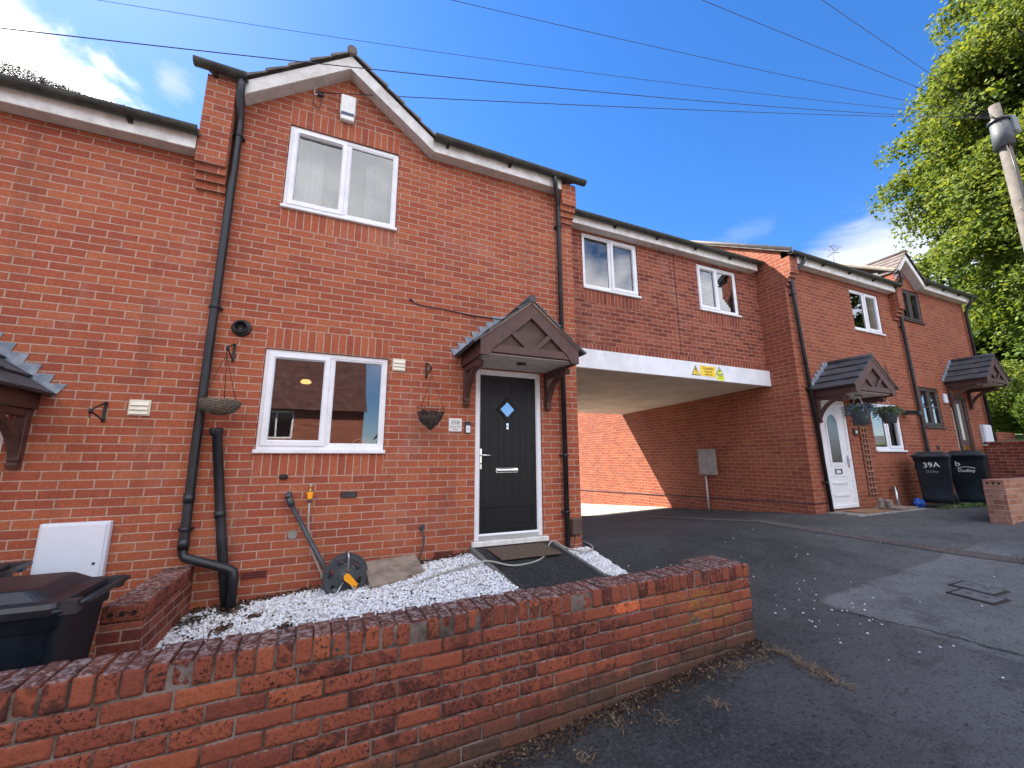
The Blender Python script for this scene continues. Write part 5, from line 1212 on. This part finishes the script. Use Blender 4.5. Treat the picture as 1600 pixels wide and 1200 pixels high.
# ================================================================== WHEELIE BINS
def wheelie_bin(label, loc, rz, lid_m=LIDM, h=1.0, sc=1.):
    """240 litre bin: front faces local -y, hinge and wheels at +y"""
    t = thing('wheelie_bin', label, 'wheelie bin', loc, 'wheelie bins'); t.rotation_euler = (0, 0, rz); M = Matrix.Translation(loc) @ Matrix.Rotation(rz, 4, 'Z') @ Matrix.Diagonal((sc, sc, 1, 1))
    m = MB()
    def rr(hx, y0, y1, z, r=.04, n=4):
        P = []
        for cx_, cy_, a0 in ((hx-r, y0+r, -PI/2), (hx-r, y1-r, 0), (-hx+r, y1-r, PI/2), (-hx+r, y0+r, PI)):
            for k in range(n+1): a = a0+k/n*PI/2; P.append(M @ Vector((cx_+r*math.cos(a), cy_+r*math.sin(a), z)))
        return P
    L = [rr(.215, -.27, .25, .03), rr(.225, -.285, .27, .12), rr(.262, -.335, .325, h-.13), rr(.268, -.342, .335, h-.12), rr(.275, -.35, .345, h-.115), rr(.275, -.35, .345, h-.045), rr(.285, -.36, .355, h-.04), rr(.285, -.36, .355, h-.02)]
    for A_, B_ in zip(L[:-1], L[1:]):
        for k in range(len(A_)): j = (k+1) % len(A_); m.face([A_[k], A_[j], B_[j], B_[k]], NAVY, smooth=True)
    m.face(L[0][::-1], NAVY); m.face(L[-1], NAVY); m.build('body', t, merge=True)
    m = MB(); L = [rr(.292, -.385, .33, h-.045, .05), rr(.296, -.392, .335, h-.01, .05), rr(.285, -.375, .33, h+.012, .05), rr(.262, -.34, .31, h+.016, .05), rr(.245, -.30, .27, h+.022, .05), rr(.205, -.235, .20, h+.068, .05), rr(.19, -.22, .185, h+.073, .05)]
    for A_, B_ in zip(L[:-1], L[1:]):
        for k in range(len(A_)): j = (k+1) % len(A_); m.face([A_[k], A_[j], B_[j], B_[k]], lid_m)
    m.face(L[-1], lid_m); m.face(L[0][::-1], lid_m); m.cbox((-.20, -.42, h-.03), (.20, -.385, h-.005), lid_m, .006, M); m.build('lid', t)
    m = MB(); m.tube([M @ Vector(p) for p in ((-.24, .36, h-.02), (-.24, .42, h-.0), (.24, .42, h-.0), (.24, .36, h-.02))], .016, lid_m, 10); m.box((-.27, .33, h-.05), (-.21, .40, h+.015), lid_m, M); m.box((.21, .33, h-.05), (.27, .40, h+.015), lid_m, M); m.build('handle_bar', t)
    for s_ in (-1, 1):
        m = MB(); Mw_ = M @ Matrix.Translation((s_*.245, .27, .10)) @ Matrix.Rotation(PI/2, 4, 'Y'); m.lathe([(0, -.02), (.05, -.022), (.09, -.025), (.10, -.018), (.10, .018), (.09, .025), (.05, .022), (0, .02)], RUBBER, Mw_, 24); m.build('wheel', t)
    return t, M
wheelie_bin('large black wheelie bin close to the camera behind the garden wall, left edge', (-.865, -1.345, -1.80), -PI/2)
wheelie_bin('wheelie bin at the far left edge with only a lid corner showing', (-1.66, -.62, -1.80), -PI/2+.1)
t, M = wheelie_bin('black wheelie bin with 39A painted in white on its front', (11.62, -.46, -.955), -1.28, h=.93, sc=.90)
def on_bin(s_, size, z, x, t, M, mt=WHITET, sx=1., tilt=0., h=.95):
    f = (z-.12)/(h-.25); y = -.285-.05*f-.006
    return mtext(s_, size, mt, 'lettering', t, (0, 0, 0), M @ Matrix.Translation((x, y, z)) @ Matrix.Rotation(tilt, 4, 'Y') @ Matrix.Rotation(PI/2+.067, 4, 'X'), sx)
on_bin('39A', .135, .70, .0, t, M, sx=1.15, tilt=-.05); on_bin('Dudley', .065, .60, .0, t, M, mat("faded_white_print", (.25, .27, .28), .6))
t, M = wheelie_bin('black wheelie bin with a white recycling logo, beside the end pillar', (12.62, -.62, -.985), -1.36, h=.98, sc=.95)
on_bin('b', .13, .75, -.11, t, M, sx=1.3); on_bin('Dudley', .085, .63, .0, t, M)
m = MB(); P = [(M @ Vector((-.13+.26*k/10, -.285-.05*.8-.006, .70+.030*math.sin(PI*k/10)))) for k in range(11)]; m.tube(P, .005, WHITET, 5); m.build('logo_arc', t)

# ================================================================== RIGHT HAND BITS
t = thing('hanging_basket', 'grey hanging planter full of leaves at the corner of the oval-door canopy', 'hanging basket', (9.15, -.72, .55), 'hanging baskets')
LF = [mat("planter_leaf_a", (.06, .11, .03), .6), mat("planter_leaf_b", (.035, .06, .025), .6), mat("planter_leaf_grey", (.10, .12, .10), .7), mat("blue_flower", (.10, .14, .30), .6)]
def planter(t, c, r, hgt, chain_to, bright=0):
    m = MB(); m.lathe([(0, -hgt), (r*.62, -hgt), (r*.95, -.01), (r, 0), (r*.94, .006), (r*.9, -.01), (0, -.02)], POTG, Matrix.Translation(c), 24); m.build('pot', t)
    def f():
        a = rng.random()*2*PI; q = rng.random()**.6*r*1.55; drop = max(0, q-r)*1.3
        return (c[0]+q*math.cos(a), c[1]+q*math.sin(a), c[2]+.02+rng.random()*.09-drop*rng.random()*1.6)
    leaf_cards(900, f, .042, LF[:3]+([LF[3]] if not bright else [mat("bright_leaf", (.12, .24, .04), .6)]), 'foliage', t, .45, .1)
    for k in range(3):
        a = 2*PI*k/3; m = MB(); m.tube([(c[0]+r*.97*math.cos(a), c[1]+r*.97*math.sin(a), c[2]), chain_to], .003, STEEL, 5); m.build('chain', t)
planter(t, (9.10, -.60, .74), .155, .25, (9.12, -.60, 1.05))
t = thing('hanging_basket', 'dark green hanging planter on a bracket beside the lower white window', 'hanging basket', (10.45, -.35, .6), 'hanging baskets')
planter(t, (10.62, -.34, .80), .15, .21, (10.62, -.34, 1.09), 1)
basket_bracket('black wall bracket holding the planter beside the lower white window', 10.62, 1.22, 1, .2, .34)
t = thing('trellis', 'narrow red brown wooden trellis leaning on the wall between door and window', 'trellis', (10.25, 0, -.8))
m = MB(); xa, xb = (10.17, .62), (10.32, -.80)
for k in range(3):
    f = k/2*.20; m.cbox((10.215+f-.014, -.028, -.80), (10.215+f+.014, -.008, .78), TRELL, .002)
m.build('upright', t); m = MB(); z = -.76
while z < .75: m.cbox((10.19, -.044, z), (10.44, -.0285, z+.026), TRELL, .002); z += .105
m.build('crosspiece', t)
m = MB(); Ms = Matrix.Translation((10.00, -.26, -1.0)) @ Matrix.Rotation(.3, 4, 'Z'); m.cbox((-.09, -.04, 0), (.09, .04, .20), STONE, .03, Ms); tag(m.build('stone_block', None), 'upright dark rough stone beside the white oval door', 'stone', 'stones by the door')
m = MB(); Ms = Matrix.Translation((10.22, -.26, -1.0)) @ Matrix.Rotation(-.2, 4, 'Z'); m.cbox((-.07, -.07, 0), (.07, .07, .17), STONE, .03, Ms); tag(m.build('stone_block', None), 'smaller rounded stone block right of the upright dark stone', 'stone', 'stones by the door')
m = MB(); m.cbox((8.80, -.50, -1.08), (11.0, -.005, -1.008), CONC, .01); tag(m.build('doorstep', None), 'flat grey concrete doorstep slab below the white oval door', 'step')
m = MB(); m.cbox((9.10, -.46, -1.0065), (9.95, -.10, -.992), MATO, .003); tag(m.build('doormat', None), 'tan doormat in front of the white oval-glass door', 'doormat')
m = MB(); Ms = Matrix.Translation((10.52, -.30, -1.006)) @ Matrix.Rotation(.02, 4, 'Y') @ Matrix.Rotation(.10, 4, 'Z'); m.cbox((-.36, -.14, 0), (.36, .14, .035), WOODP, .005, Ms); tag(m.build('wooden_board', None), 'grey board lying on the slabs below the white ground-floor window', 'board')
m = MB(); m.tube([(11.06, -.06, -.66), (10.96, -.08, -.64), (10.82, -.16, -.99)], .028, STEEL, 12); tag(m.build('pipe_offcut', None), 'short grey bent pipe leaning on the wall left of the 39A bin', 'pipe')
m = MB(); bm = bmesh.new(); bmesh.ops.create_icosphere(bm, subdivisions=3, radius=1)
for v in bm.verts: v.co = Vector((v.co.x*.10, v.co.y*.08, v.co.z*.09))*(1+.18*math.sin(v.co.x*9+v.co.z*7)*math.cos(v.co.y*8))+Vector((11.24, -.30, -.94))
for f in bm.faces: m.face([tuple(v.co) for v in f.verts], mat("blue_plastic_bag", (.02, .10, .42), .35))
bm.free(); tag(m.build('plastic_bag', None), 'small bright blue plastic bag tucked behind the 39A bin', 'bag')
# pillar walls on the right
def hole_pillar(label, x0, x1, y0, y1, z0, z1, mt):
    t = thing('garden_wall', label, 'wall', ((x0+x1)/2, (y0+y1)/2, z0)); m = MB(); m.box((x0, y0, z0-.1), (x1, y1, z1-.11), mt); m.build('brickwork', t)
    m = MB(); x = x0
    while x < x1-.03: m.cbox((x+.004, y0, z1-.1095), (x+.070, y1, z1), mt, .005); x += .0755
    m.build('coping', t); m = MB()
    for k in (-1, 0, 1): m.tube([(x0-.001, (y0+y1)/2+k*.058, z1-.052), (x0+.012, (y0+y1)/2+k*.058, z1-.052)], .0165, PH, 12)
    m.build('perforation', t); return t
BRT = brick_mat("sandy_red_brick", [(.22, .085, .055), (.32, .13, .08), (.38, .18, .12), (.42, .22, .15)], (.42, .33, .27), seed=9)
hole_pillar('low reddish brick pillar wall with a three-hole end brick right of the bins', 9.62, 12.2, -1.95, -1.735, -1.0, -.395, BRT)
hole_pillar('higher step of brick wall behind the end pillar at the right edge', 12.3, 15.0, -1.93, -1.715, -.9, -.10, BRT)
t = thing('retaining_wall', 'dark red retaining wall holding up the grass beyond the farthest house', 'wall', (15.9, -1.5, -.8))
m = MB(); m.box((15.50, -4.2, -1.2), (15.72, -.02, .24), BR2); m.build('brickwork', t); m = MB(); m.cbox((15.47, -4.23, .2405), (15.76, -.01, .31), BR2, .006); m.build('coping', t)
def lawn_z(x, y): return .26+.055*max(0, x-15.8)+.05*max(0, y)
GR = NT("lawn_grass"); GR.set('Base Color', GR.mix(GR.sm(GR.noise(GR.pos(), 3, 6, .7), .35, .65), (.05, .10, .018), (.10, .16, .035))); GR.set('Roughness', .9); GR.bump(GR.noise(GR.pos(), 60, 4, .7), 1., .02)
slab_sheet('lawn', 15.72, 40, -4.2, 10, lawn_z, 0, GR.m, 20, 12)
t = thing('planter_bed', 'small brick edged planter on the raised grass beyond the far house', 'planter', (18, .4, .4)); m = MB(); m.box((17.4, .3, .3), (18.6, .9, .62), BR2); m.build('brickwork', t)
m = MB(); m.box((17.46, .36, .6202), (18.54, .84, .63), SOIL); m.build('soil', t)

# utility covers, litter
def cover(label, cx, cy, rz):
    t = thing('utility_cover', label, 'utility cover', (cx, cy, zg(cx, cy)), 'utility covers')
    sx = (zg(cx+.2, cy)-zg(cx-.2, cy))/.4; sy = (zg(cx, cy+.2)-zg(cx, cy-.2))/.4
    M = Matrix.Translation((cx, cy, zg(cx, cy)+.006)) @ Matrix.Rotation(math.atan(sy), 4, 'X') @ Matrix.Rotation(-math.atan(sx), 4, 'Y') @ Matrix.Rotation(rz, 4, 'Z')
    m = MB(); ring_ = [(-.1, -.1), (.1, -.1), (.1, .1), (-.1, .1)]; m.cbox((-.112, -.16, -.02), (.112, .16, .003), mat("cover_frame_soil", (.030, .022, .020), .9), .002, M); m.build('frame', t)
    m = MB(); m.cbox((-.088, -.132, -.01), (.088, .132, .0065), mat("grey_cover_plate", (.14, .145, .15), .6, c2=(.10, .10, .10), vscale=14, bump=.4), .002, M)
    for k in (-1, 1): m.box((-.008, k*.06-.018, .0066), (.008, k*.06+.018, .0075), INK, M)
    m.build('plate', t)
cover('grey rectangular stop tap cover in the pale tarmac patch, the nearer one', 5.995, -2.725, -.13)
cover('grey rectangular stop tap cover in the pale tarmac patch, the farther one', 6.235, -2.655, -.13)
def pt_scat():
    if rng.random() < .6: x, y = 4.65+rng.normal()*.33, -2.15+rng.normal()*.35
    else: x, y = 3.6+3.6*rng.random(), -3.4+3.1*rng.random()
    return (x, y, zg(x, y)+.009)
tag(stones('loose_stones', 70, pt_scat, .0078, ST[:3], .6), 'scattered white stone chips on the dark driveway tarmac', 'stone chips', kind='stuff')
def pt_lit():
    s_ = rng.random()**.8*WL*1.0; s_ = WL*(rng.random()); o_ = -abs(rng.normal())*(.05+.05*math.sin(s_*5)**2)-.005
    p = WA+wd*s_+wn_*o_; return (p.x, p.y, zg(p.x, p.y)+.008+rng.random()*.012)
tag(leaf_cards(6500, pt_lit, .020, [DEB[0], DEB[1], DEB[1], DEB[0], mat("straw", (.20, .14, .08), .9)], 'leaf_litter', aspect=.4), 'dark leaf litter and dirt along the foot of the garden wall', 'litter', kind='stuff')
# dry grass tufts: lines of dead weeds in tarmac cracks
def blades(name, spots, per, ln, mats_, label, cat, spread=.035, up=.35, parent=None):
    C, D, S = [], [], []
    for (x, y, k) in spots:
        for _ in range(int(per*k)):
            px, py = x+rng.normal()*spread, y+rng.normal()*spread; C.append((px, py, zg(px, py)+.012))
            a = rng.random()*2*PI; D.append((math.cos(a), math.sin(a), up*rng.random())); S.append(ln*(.4+.9*rng.random()))
    C, D, S = np.array(C), np.array(D), np.array(S)[:, None]; n = len(C); D /= np.linalg.norm(D, axis=1)[:, None]; B = np.cross(D, [0, 0, 1.]); B /= np.linalg.norm(B, axis=1)[:, None]; W = S*.035
    mid = C+D*S*.5+np.array([0, 0, 1])*S*.12
    V = np.stack([C-B*W, C+B*W, mid+B*W, mid-B*W, C+D*S], 1); F = np.concatenate([np.arange(n)[:, None]*5+np.array([0, 1, 2, 3]), np.arange(n)[:, None]*5+np.array([3, 2, 4, 4])])
    Ft = np.concatenate([np.arange(n)[:, None]*5+np.array([0, 1, 2]), np.arange(n)[:, None]*5+np.array([0, 2, 3]), np.arange(n)[:, None]*5+np.array([3, 2, 4])])
    mi = rng.integers(0, len(mats_), n); return tag(mesh_np(name, V.reshape(-1, 3), Ft, mats_, np.tile(mi, 3), parent), label, cat, kind='stuff')
STR = [mat("dead_grass_a", (.27, .18, .095), .9), mat("dead_grass_b", (.22, .13, .065), .9), mat("dead_grass_c", (.12, .07, .04), .9)]
sp = [(3.20+.05*i, -2.41+random.uniform(-.035, .02), random.choice((.03, .15, .5))) for i in range(11)] + [(3.74-.004*i+random.uniform(-.02,.02), -2.42-.036*i, random.choice((.15, .45, .8))) for i in range(14)]
sp += [(2.9, -2.60, .8), (2.55, -2.56, .5), (2.0, -2.55, .6), (1.75, -2.62, .5), (1.45, -2.6, .5), (2.3, -2.45, .4)]
blades('dead_weeds', sp, 42, .055, STR, 'dead straw coloured weeds in the tarmac crack near the wall end', 'weeds', .026)
GG = [mat("green_weed_a", (.09, .17, .03), .8), mat("green_weed_b", (.14, .20, .05), .8)]
sp = [(11.2+.13*i, -.62-.03*i+random.uniform(-.05, .05), 1) for i in range(11)] + [(12.9+.08*i, -1.35-.02*i, 1.2) for i in range(5)] + [(8.9, -.12, .3)]
blades('weeds', sp, 60, .09, GG, 'green weeds growing along the slab edge in front of the far bins', 'weeds', .06, .9)

# ================================================================== POLE AND WIRES
PX, PY = 15.22, -1.54
t = thing('telegraph_pole', 'weathered wooden telegraph pole with grey junction boxes at its top right of picture', 'pole', (PX, PY, -.9))
m = MB(); m.tube([(PX, PY, -1.2), (PX, PY, 3), (PX, PY, 8.55)], [.15, .13, .105], POLEW, 16); m.build('pole', t)
m = MB(); m.tube([(PX, PY, 7.35), (PX, PY, 8.05)], [.185, .16], mat("dark_grey_shroud", (.07, .075, .085), .6, var=.2), 18); m.tube([(PX, PY, 8.05), (PX, PY, 8.12)], [.19, .19], BLK, 18); m.build('shroud', t)
m = MB(); m.cbox((PX+.15, PY-.22, 7.75), (PX+.42, PY-.02, 8.20), mat("grey_terminal_box", (.20, .22, .23), .5), .03); m.build('terminal_box', t)
m = MB()
for k, z in enumerate((5.6, 6.2, 4.9)): s_ = (-1)**k; m.tube([(PX, PY-.05, z), (PX-s_*.30, PY-.05, z+.02)], .011, STEEL, 6)
m.build('step_iron', t)
m = MB(); m.tube([(PX-.12, PY-.08, 7.35), (PX-.14, PY-.10, 6.6), (PX-.15, PY-.1, 6.1), (PX-.13, PY-.1, 4.2), (PX-.15, PY-.1, -.9)], .014, BLK, 6); m.build('cable', t)
PT_ = Vector((PX-.1, PY, 8.15)); CC = Vector((0.699, -4.610, -0.079))
def wire(end, label, sag=.012, r=.0052):
    end = Vector(end); n = 28; m = MB(); L = (end-PT_).length; pts = []
    for k in range(n+1): f = k/n; p = PT_.lerp(end, f); p.z -= 4*sag*L*f*(1-f); pts.append(p)
    m.tube(pts, r, TAPEW, 5); o = m.build('overhead_wire', None); return tag(o, label, 'wire', 'overhead wires')

# ================================================================== TREES AND BACKGROUND
def leafmat(name, c, tr=.35):
    s = NT(name); N = s.noise(s.pos(), .9, 4, .6); s.set('Base Color', s.mix(s.sm(N, .35, .65), c, (c[0]*.62, c[1]*.72, c[2]*.6))); s.set('Roughness', .62); s.set('Specular IOR Level', .15)
    tl = s.N.new('ShaderNodeBsdfTranslucent'); tl.inputs[0].default_value = (c[0]*1.6, c[1]*1.5, c[2]*.7, 1); mx = s.N.new('ShaderNodeMixShader'); mx.inputs[0].default_value = tr
    s.L.new(s.b.outputs[0], mx.inputs[1]); s.L.new(tl.outputs[0], mx.inputs[2]); s.L.new(mx.outputs[0], s.out.inputs[0]); return s.m
LV = [leafmat("lime_leaf_a", (.125, .165, .034)), leafmat("lime_leaf_b", (.175, .205, .048)), leafmat("lime_leaf_c", (.070, .105, .026))]
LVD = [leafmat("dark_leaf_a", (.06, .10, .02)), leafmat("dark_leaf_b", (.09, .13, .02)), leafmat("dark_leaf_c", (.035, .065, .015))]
BARK = mat("grey_brown_bark", (.10, .08, .06), .95, c2=(.05, .04, .03), vscale=10, bump=1., bscale=20)
def tree(name, label, base, crown_c, rad, n_clump, leaves, leaf_size, mats_, seed, trunk_r=.4, droop=.35, flat=.35, group=None, clump=.55):
    g = np.random.default_rng(seed); rd = random.Random(seed)
    t = thing(name, label, 'tree', base, group); cx, cy, cz = crown_c
    m = MB(); top = (cx, cy, cz+rad[2]*.55); mid = (cx*.6+base[0]*.4, cy*.6+base[1]*.4, cz-rad[2]*.5)
    m.tube(smooth_path([base, mid, (cx, cy, cz), top], 5), [trunk_r*(1-.85*k/15) for k in range(16)], BARK, 10); m.build('trunk', t)
    cl = []; m = MB()
    for i in range(n_clump):
        u = g.normal(size=3); u /= np.linalg.norm(u); q = g.random()**.42
        lump = 1+.14*math.sin(u[0]*5+seed)*math.cos(u[1]*4)+.10*math.sin(u[2]*9+u[0]*3)
        c = np.array([cx+u[0]*rad[0]*q*lump, cy+u[1]*rad[1]*q*lump, cz+u[2]*rad[2]*q*lump]); cl.append((c, u, q))
        if i % 6 == 0:
            f = min(1, max(0, (c[2]-(cz-rad[2]*.7))/(rad[2]*1.5))); st = Vector((cx, cy, cz-rad[2]*.7+f*rad[2]*.9)); e = Vector(c); md = st.lerp(e, .5)+Vector((0, 0, rad[2]*.05))
            m.tube([st, md, e], [trunk_r*.22, trunk_r*.12, .02], BARK, 5)
    m.build('branches', t)
    per = leaves//n_clump; C = []; Dn = []; 
    for c, u, q in cl:
        k = int(per*(.5+g.random())); s_ = clump*(.6+.8*g.random())
        # a spray: flattened disc hanging outward and down
        out = np.array([u[0], u[1], 0]); out /= (np.linalg.norm(out)+1e-6); ax = out*.9+np.array([0, 0, -droop]); ax /= np.linalg.norm(ax); side = np.cross(ax, [0, 0, 1]); side /= np.linalg.norm(side)+1e-6; nn = np.cross(side, ax)
        a = np.clip(g.normal(size=(k, 3)), -1.7, 1.7); P = c+ax*(a[:, :1]*s_)+side*(a[:, 1:2]*s_*.75)+nn*(a[:, 2:]*s_*flat)-np.array([0, 0, 1])*((np.abs(a[:, :1])**2)*s_*.12); C.append(P)
        dd = ax*.7+g.normal(size=(k, 3))*.55; dd[:, 2] -= .25; Dn.append(dd)
    C = np.concatenate(C); D = np.concatenate(Dn); D /= np.linalg.norm(D, axis=1)[:, None]; n = len(C)
    N_ = g.normal(size=(n, 3))*.6+np.array([0, 0, 1]); B = np.cross(D, N_); B /= np.linalg.norm(B, axis=1)[:, None]; s_ = leaf_size*(.6+.8*g.random((n, 1)))
    V = np.stack([C-D*s_*.5, C+B*s_*.36, C+D*s_*.5, C-B*s_*.36], 1)
    mesh_np('crown', V.reshape(-1, 3), np.arange(n*4).reshape(-1, 4), mats_, g.integers(0, len(mats_), n), t); return t
tree('lime_tree', 'tall leafy lime tree behind the telegraph pole at the top right', (27.6, -1.6, .3), (27.6, -1.9, 12.0), (5.9, 5.9, 9.6), 1250, 560000, .165, LV, 11, .45, clump=.62)
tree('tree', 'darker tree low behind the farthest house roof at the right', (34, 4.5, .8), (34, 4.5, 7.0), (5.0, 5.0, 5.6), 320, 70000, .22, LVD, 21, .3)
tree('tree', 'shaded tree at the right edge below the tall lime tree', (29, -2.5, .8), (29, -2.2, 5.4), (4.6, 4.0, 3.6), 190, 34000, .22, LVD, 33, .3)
def bush(label, c, rad, n, mats_, seed, name='bush', cat='bush'):
    g = np.random.default_rng(seed); t = thing(name, label, cat, (c[0], c[1], c[2]-rad[2]), 'garden shrubs')
    u = g.normal(size=(n, 3)); u /= np.linalg.norm(u, axis=1)[:, None]; q = g.random((n, 1))**.3; l = 1+.12*np.sin(u[:, :1]*7+seed)*np.cos(u[:, 1:2]*6)
    C = np.array(c)+u*q*l*np.array(rad); C = C[C[:, 2] > c[2]-rad[2]*.95]; n = len(C)
    D = g.normal(size=(n, 3)); D /= np.linalg.norm(D, axis=1)[:, None]; B = np.cross(D, g.normal(size=(n, 3))); B /= np.linalg.norm(B, axis=1)[:, None]; s_ = .085*(.6+.8*g.random((n, 1)))
    V = np.stack([C-D*s_*.5, C+B*s_*.32, C+D*s_*.5, C-B*s_*.32], 1)
    mesh_np('foliage', V.reshape(-1, 3), np.arange(n*4).reshape(-1, 4), mats_, g.integers(0, len(mats_), n), t)
    m = MB()
    for k in range(5): a = k*1.3; m.tube([(c[0]+.1*math.cos(a), c[1]+.1*math.sin(a), c[2]-rad[2]-.05), (c[0]+rad[0]*.4*math.cos(a), c[1]+rad[1]*.4*math.sin(a), c[2])], .02, BARK, 5)
    m.build('stems', t); return t
bush('sunlit yellow green hedge at the right edge above the raised grass', (21.2, 1.2, 1.9), (1.9, 1.2, 1.25), 26000, LV, 5)
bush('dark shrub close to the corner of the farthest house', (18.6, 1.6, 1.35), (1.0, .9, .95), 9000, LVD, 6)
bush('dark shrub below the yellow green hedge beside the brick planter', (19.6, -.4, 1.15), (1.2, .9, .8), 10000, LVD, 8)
t = thing('background_house', 'pale cream house partly hidden by trees behind the farthest house', 'house', (38, 9, 1))
m = MB(); wall_face(m, 34, 42, 0, 6.6, 5.5, [(36, 37.2, 3.8, 5.2), (39, 40.2, 3.8, 5.2)], [], CREAMR, CREAMR); m.box((34, 5.51, 0), (42, 12, 6.59), CREAMR); m.build('wall', t, recalc=False)
m = MB(); roof_plane(m, 33.7, 42.3, 5.2, 6.55, 8.8, 9.2); roof_plane(m, 33.7, 42.3, 12.3, 6.55, 8.8, 9.2); m.build('roof', t)
for x0, x1 in ((36, 37.2), (39, 40.2)): window(t, x0, x1, 3.8, 5.2, 5.5)

# aerial on the far roof
t = thing('tv_aerial', 'small television aerial standing above the roof right of the archway', 'aerial', (13.6, 3.5, 5.6))
def ray(u, v, dep): return CC + (cf + cr*((u-800)/631.11) + cu*((600-v)/631.11))*dep
def aerial(x, y, z):
    m = MB(); m.tube([(x, y, z-1.0), (x, y, z+.55)], .011, GREYP, 6); m.build('mast', t)
    m = MB(); m.tube([(x-.35, y-.1, z+.30), (x+.35, y+.1, z+.36)], .008, GREYP, 6)
    for k in range(6): f = -.3+k*.12; m.tube([(x+f, y-.22, z+.33+f*.1), (x+f, y+.22, z+.33+f*.1)], .005, GREYP, 5)
    m.tube([(x, y-.2, z+.05), (x, y+.2, z+.2)], .01, GREYP, 5); m.tube([(x, y+.2, z+.05), (x, y-.2, z+.2)], .01, GREYP, 5); m.build('elements', t)
aerial(*ray(1302, 400, 15.5))

# houses across the street (seen in the window reflections, and they bounce sunlight back)
OT = mat("red_brown_plain_tile", (.095, .034, .028), .85, c2=(.06, .024, .02), vscale=3, bump=.4)
OB = brick_mat("opposite_house_brick", [(.20, .05, .03), (.30, .08, .045), (.38, .11, .06)], (.42, .33, .27), seed=15)
def opp(label, x0, x1, zb, ze, zr, y, mt, gable_front=False):
    t = thing('opposite_house', label, 'house', ((x0+x1)/2, y-4, zb), 'houses across the street')
    wins = []; x = x0+1.0
    while x+1.3 < x1-.5: wins += [(x, x+1.3, zb+1.0, zb+2.3), (x, x+1.3, ze-1.35, ze-.15)]; x += 2.9
    m = MB()
    def W(a, b, c, d, mm): m.face([(b, y, c), (a, y, c), (a, y, d), (b, y, d)], mm)
    xc = sorted({x0, x1} | {v for w in wins for v in w[:2]}); zc = sorted({zb, ze} | {v for w in wins for v in w[2:]})
    for a, b in zip(xc[:-1], xc[1:]):
        for c, d in zip(zc[:-1], zc[1:]):
            if any(w[0] < (a+b)/2 < w[1] and w[2] < (c+d)/2 < w[3] for w in wins): continue
            W(a, b, c, d, mt)
    ym = y-4
    if gable_front: m.face([(x1, y, ze), (x0, y, ze), ((x0+x1)/2, y, zr)], mt)
    for x in (x0, x1): m.face([(x, y, zb), (x, y-8, zb), (x, y-8, ze)] + ([] if gable_front else [(x, ym, zr)]) + [(x, y, ze)], mt)
    m.face([(x0, y-8, zb), (x1, y-8, zb), (x1, y-8, ze), (x0, y-8, ze)], mt); m.build('wall', t, recalc=False)
    m = MB()
    if gable_front:
        xm = (x0+x1)/2
        for xe in (x0-.25, x1+.25):
            ze2 = ze-.25*(zr-ze)/((x1-x0)/2); m.face([(xe, y+.25, ze2), (xm, y+.25, zr), (xm, y-8, zr), (xe, y-8, ze2)], TILE)
            b = MB(); b.prism([(xe, ze2-.18), (xe, ze2), (xm, zr), (xm, zr-.22)], y+.25, y+.22, PAINTW); b.build('barge_board', t)
    else: roof_plane(m, x0-.1, x1+.1, y+.25, ze-.1, ym, zr, OT, .012, .105); roof_plane(m, x0-.1, x1+.1, y-8.25, ze-.1, ym, zr, OT)
    m.build('roof', t)
    for (a, b, c, d) in wins:
        m = MB(); M_r = Matrix.Translation(((a+b)/2, y, 0)) @ Matrix.Rotation(PI, 4, 'Z')
        w = MB(); ring(w, -(b-a)/2, (b-a)/2, c, d, .07, .02, .08, PVC); w.box((-.03, .021, c+.06), (.03, .07, d-.06), PVC)
        w.v = [tuple(M_r @ Vector(p)) for p in w.v]; wo = w.build('window', t)
        g_ = MB(); g_.face([(b, y-.05, c), (a, y-.05, c), (a, y-.05, d), (b, y-.05, d)], GLASS); g_.build('pane', wo, recalc=False)
        g_ = MB(); g_.face([(b+.3, y-1.2, c-.3), (a-.3, y-1.2, c-.3), (a-.3, y-1.2, d+.3), (b+.3, y-1.2, d+.3)], CURT); g_.build('curtain', wo, recalc=False)
opp('brick house across the street with a red brown tiled roof', -12, 1.9, -2.5, 2.25, 6.9, -15.5, OB)
opp('narrow gable fronted house across the street with white barge boards', 3.2, 6.6, -2.0, 1.6, 4.4, -14.5, mat("cream_rendered_wall", (.55, .48, .38), .85), True)
opp('long brick house across the street further up the hill', 13.5, 26, -1.4, 3.6, 7.4, -15.5, OB)
opp('brick house across the street down the hill', -28, -14, -3.2, 1.6, 5.6, -15.5, OB)

# ---- overhead wires
def ray(u, v, dep): return CC + (cf + cr*((u-800)/631.11) + cu*((600-v)/631.11))*dep
wire(ray(-100, -43, 8.5), 'overhead wire crossing behind the gable peak, the topmost over the left house')
wire((-2.50, -.09, 3.66), 'overhead wire crossing in front of the white barge board towards the left edge', .010)
m = MB(); m.tube([(-2.50, -.06, 3.2), (-2.50, -.06, 3.72)], .018, STEEL, 8); m.build('wire_post', Lh)
wire((.27, -.035, 4.165), 'overhead wire ending at the black junction on the gable beside the alarm box', .004)
def beyond(u, v, dep, k): q = ray(u, v, dep); return PT_ + (q-PT_)*k
wire(beyond(600, -33, 7, 1.3), 'overhead wire leaving the top of the picture near its middle', .008)
wire(beyond(1000, -45, 7, 1.8), 'overhead wire leaving the top of the picture right of its middle', .004)
wire(beyond(1230, -40, 8, 2.5), 'overhead wire leaving the top of the picture closest to the tree', .003)
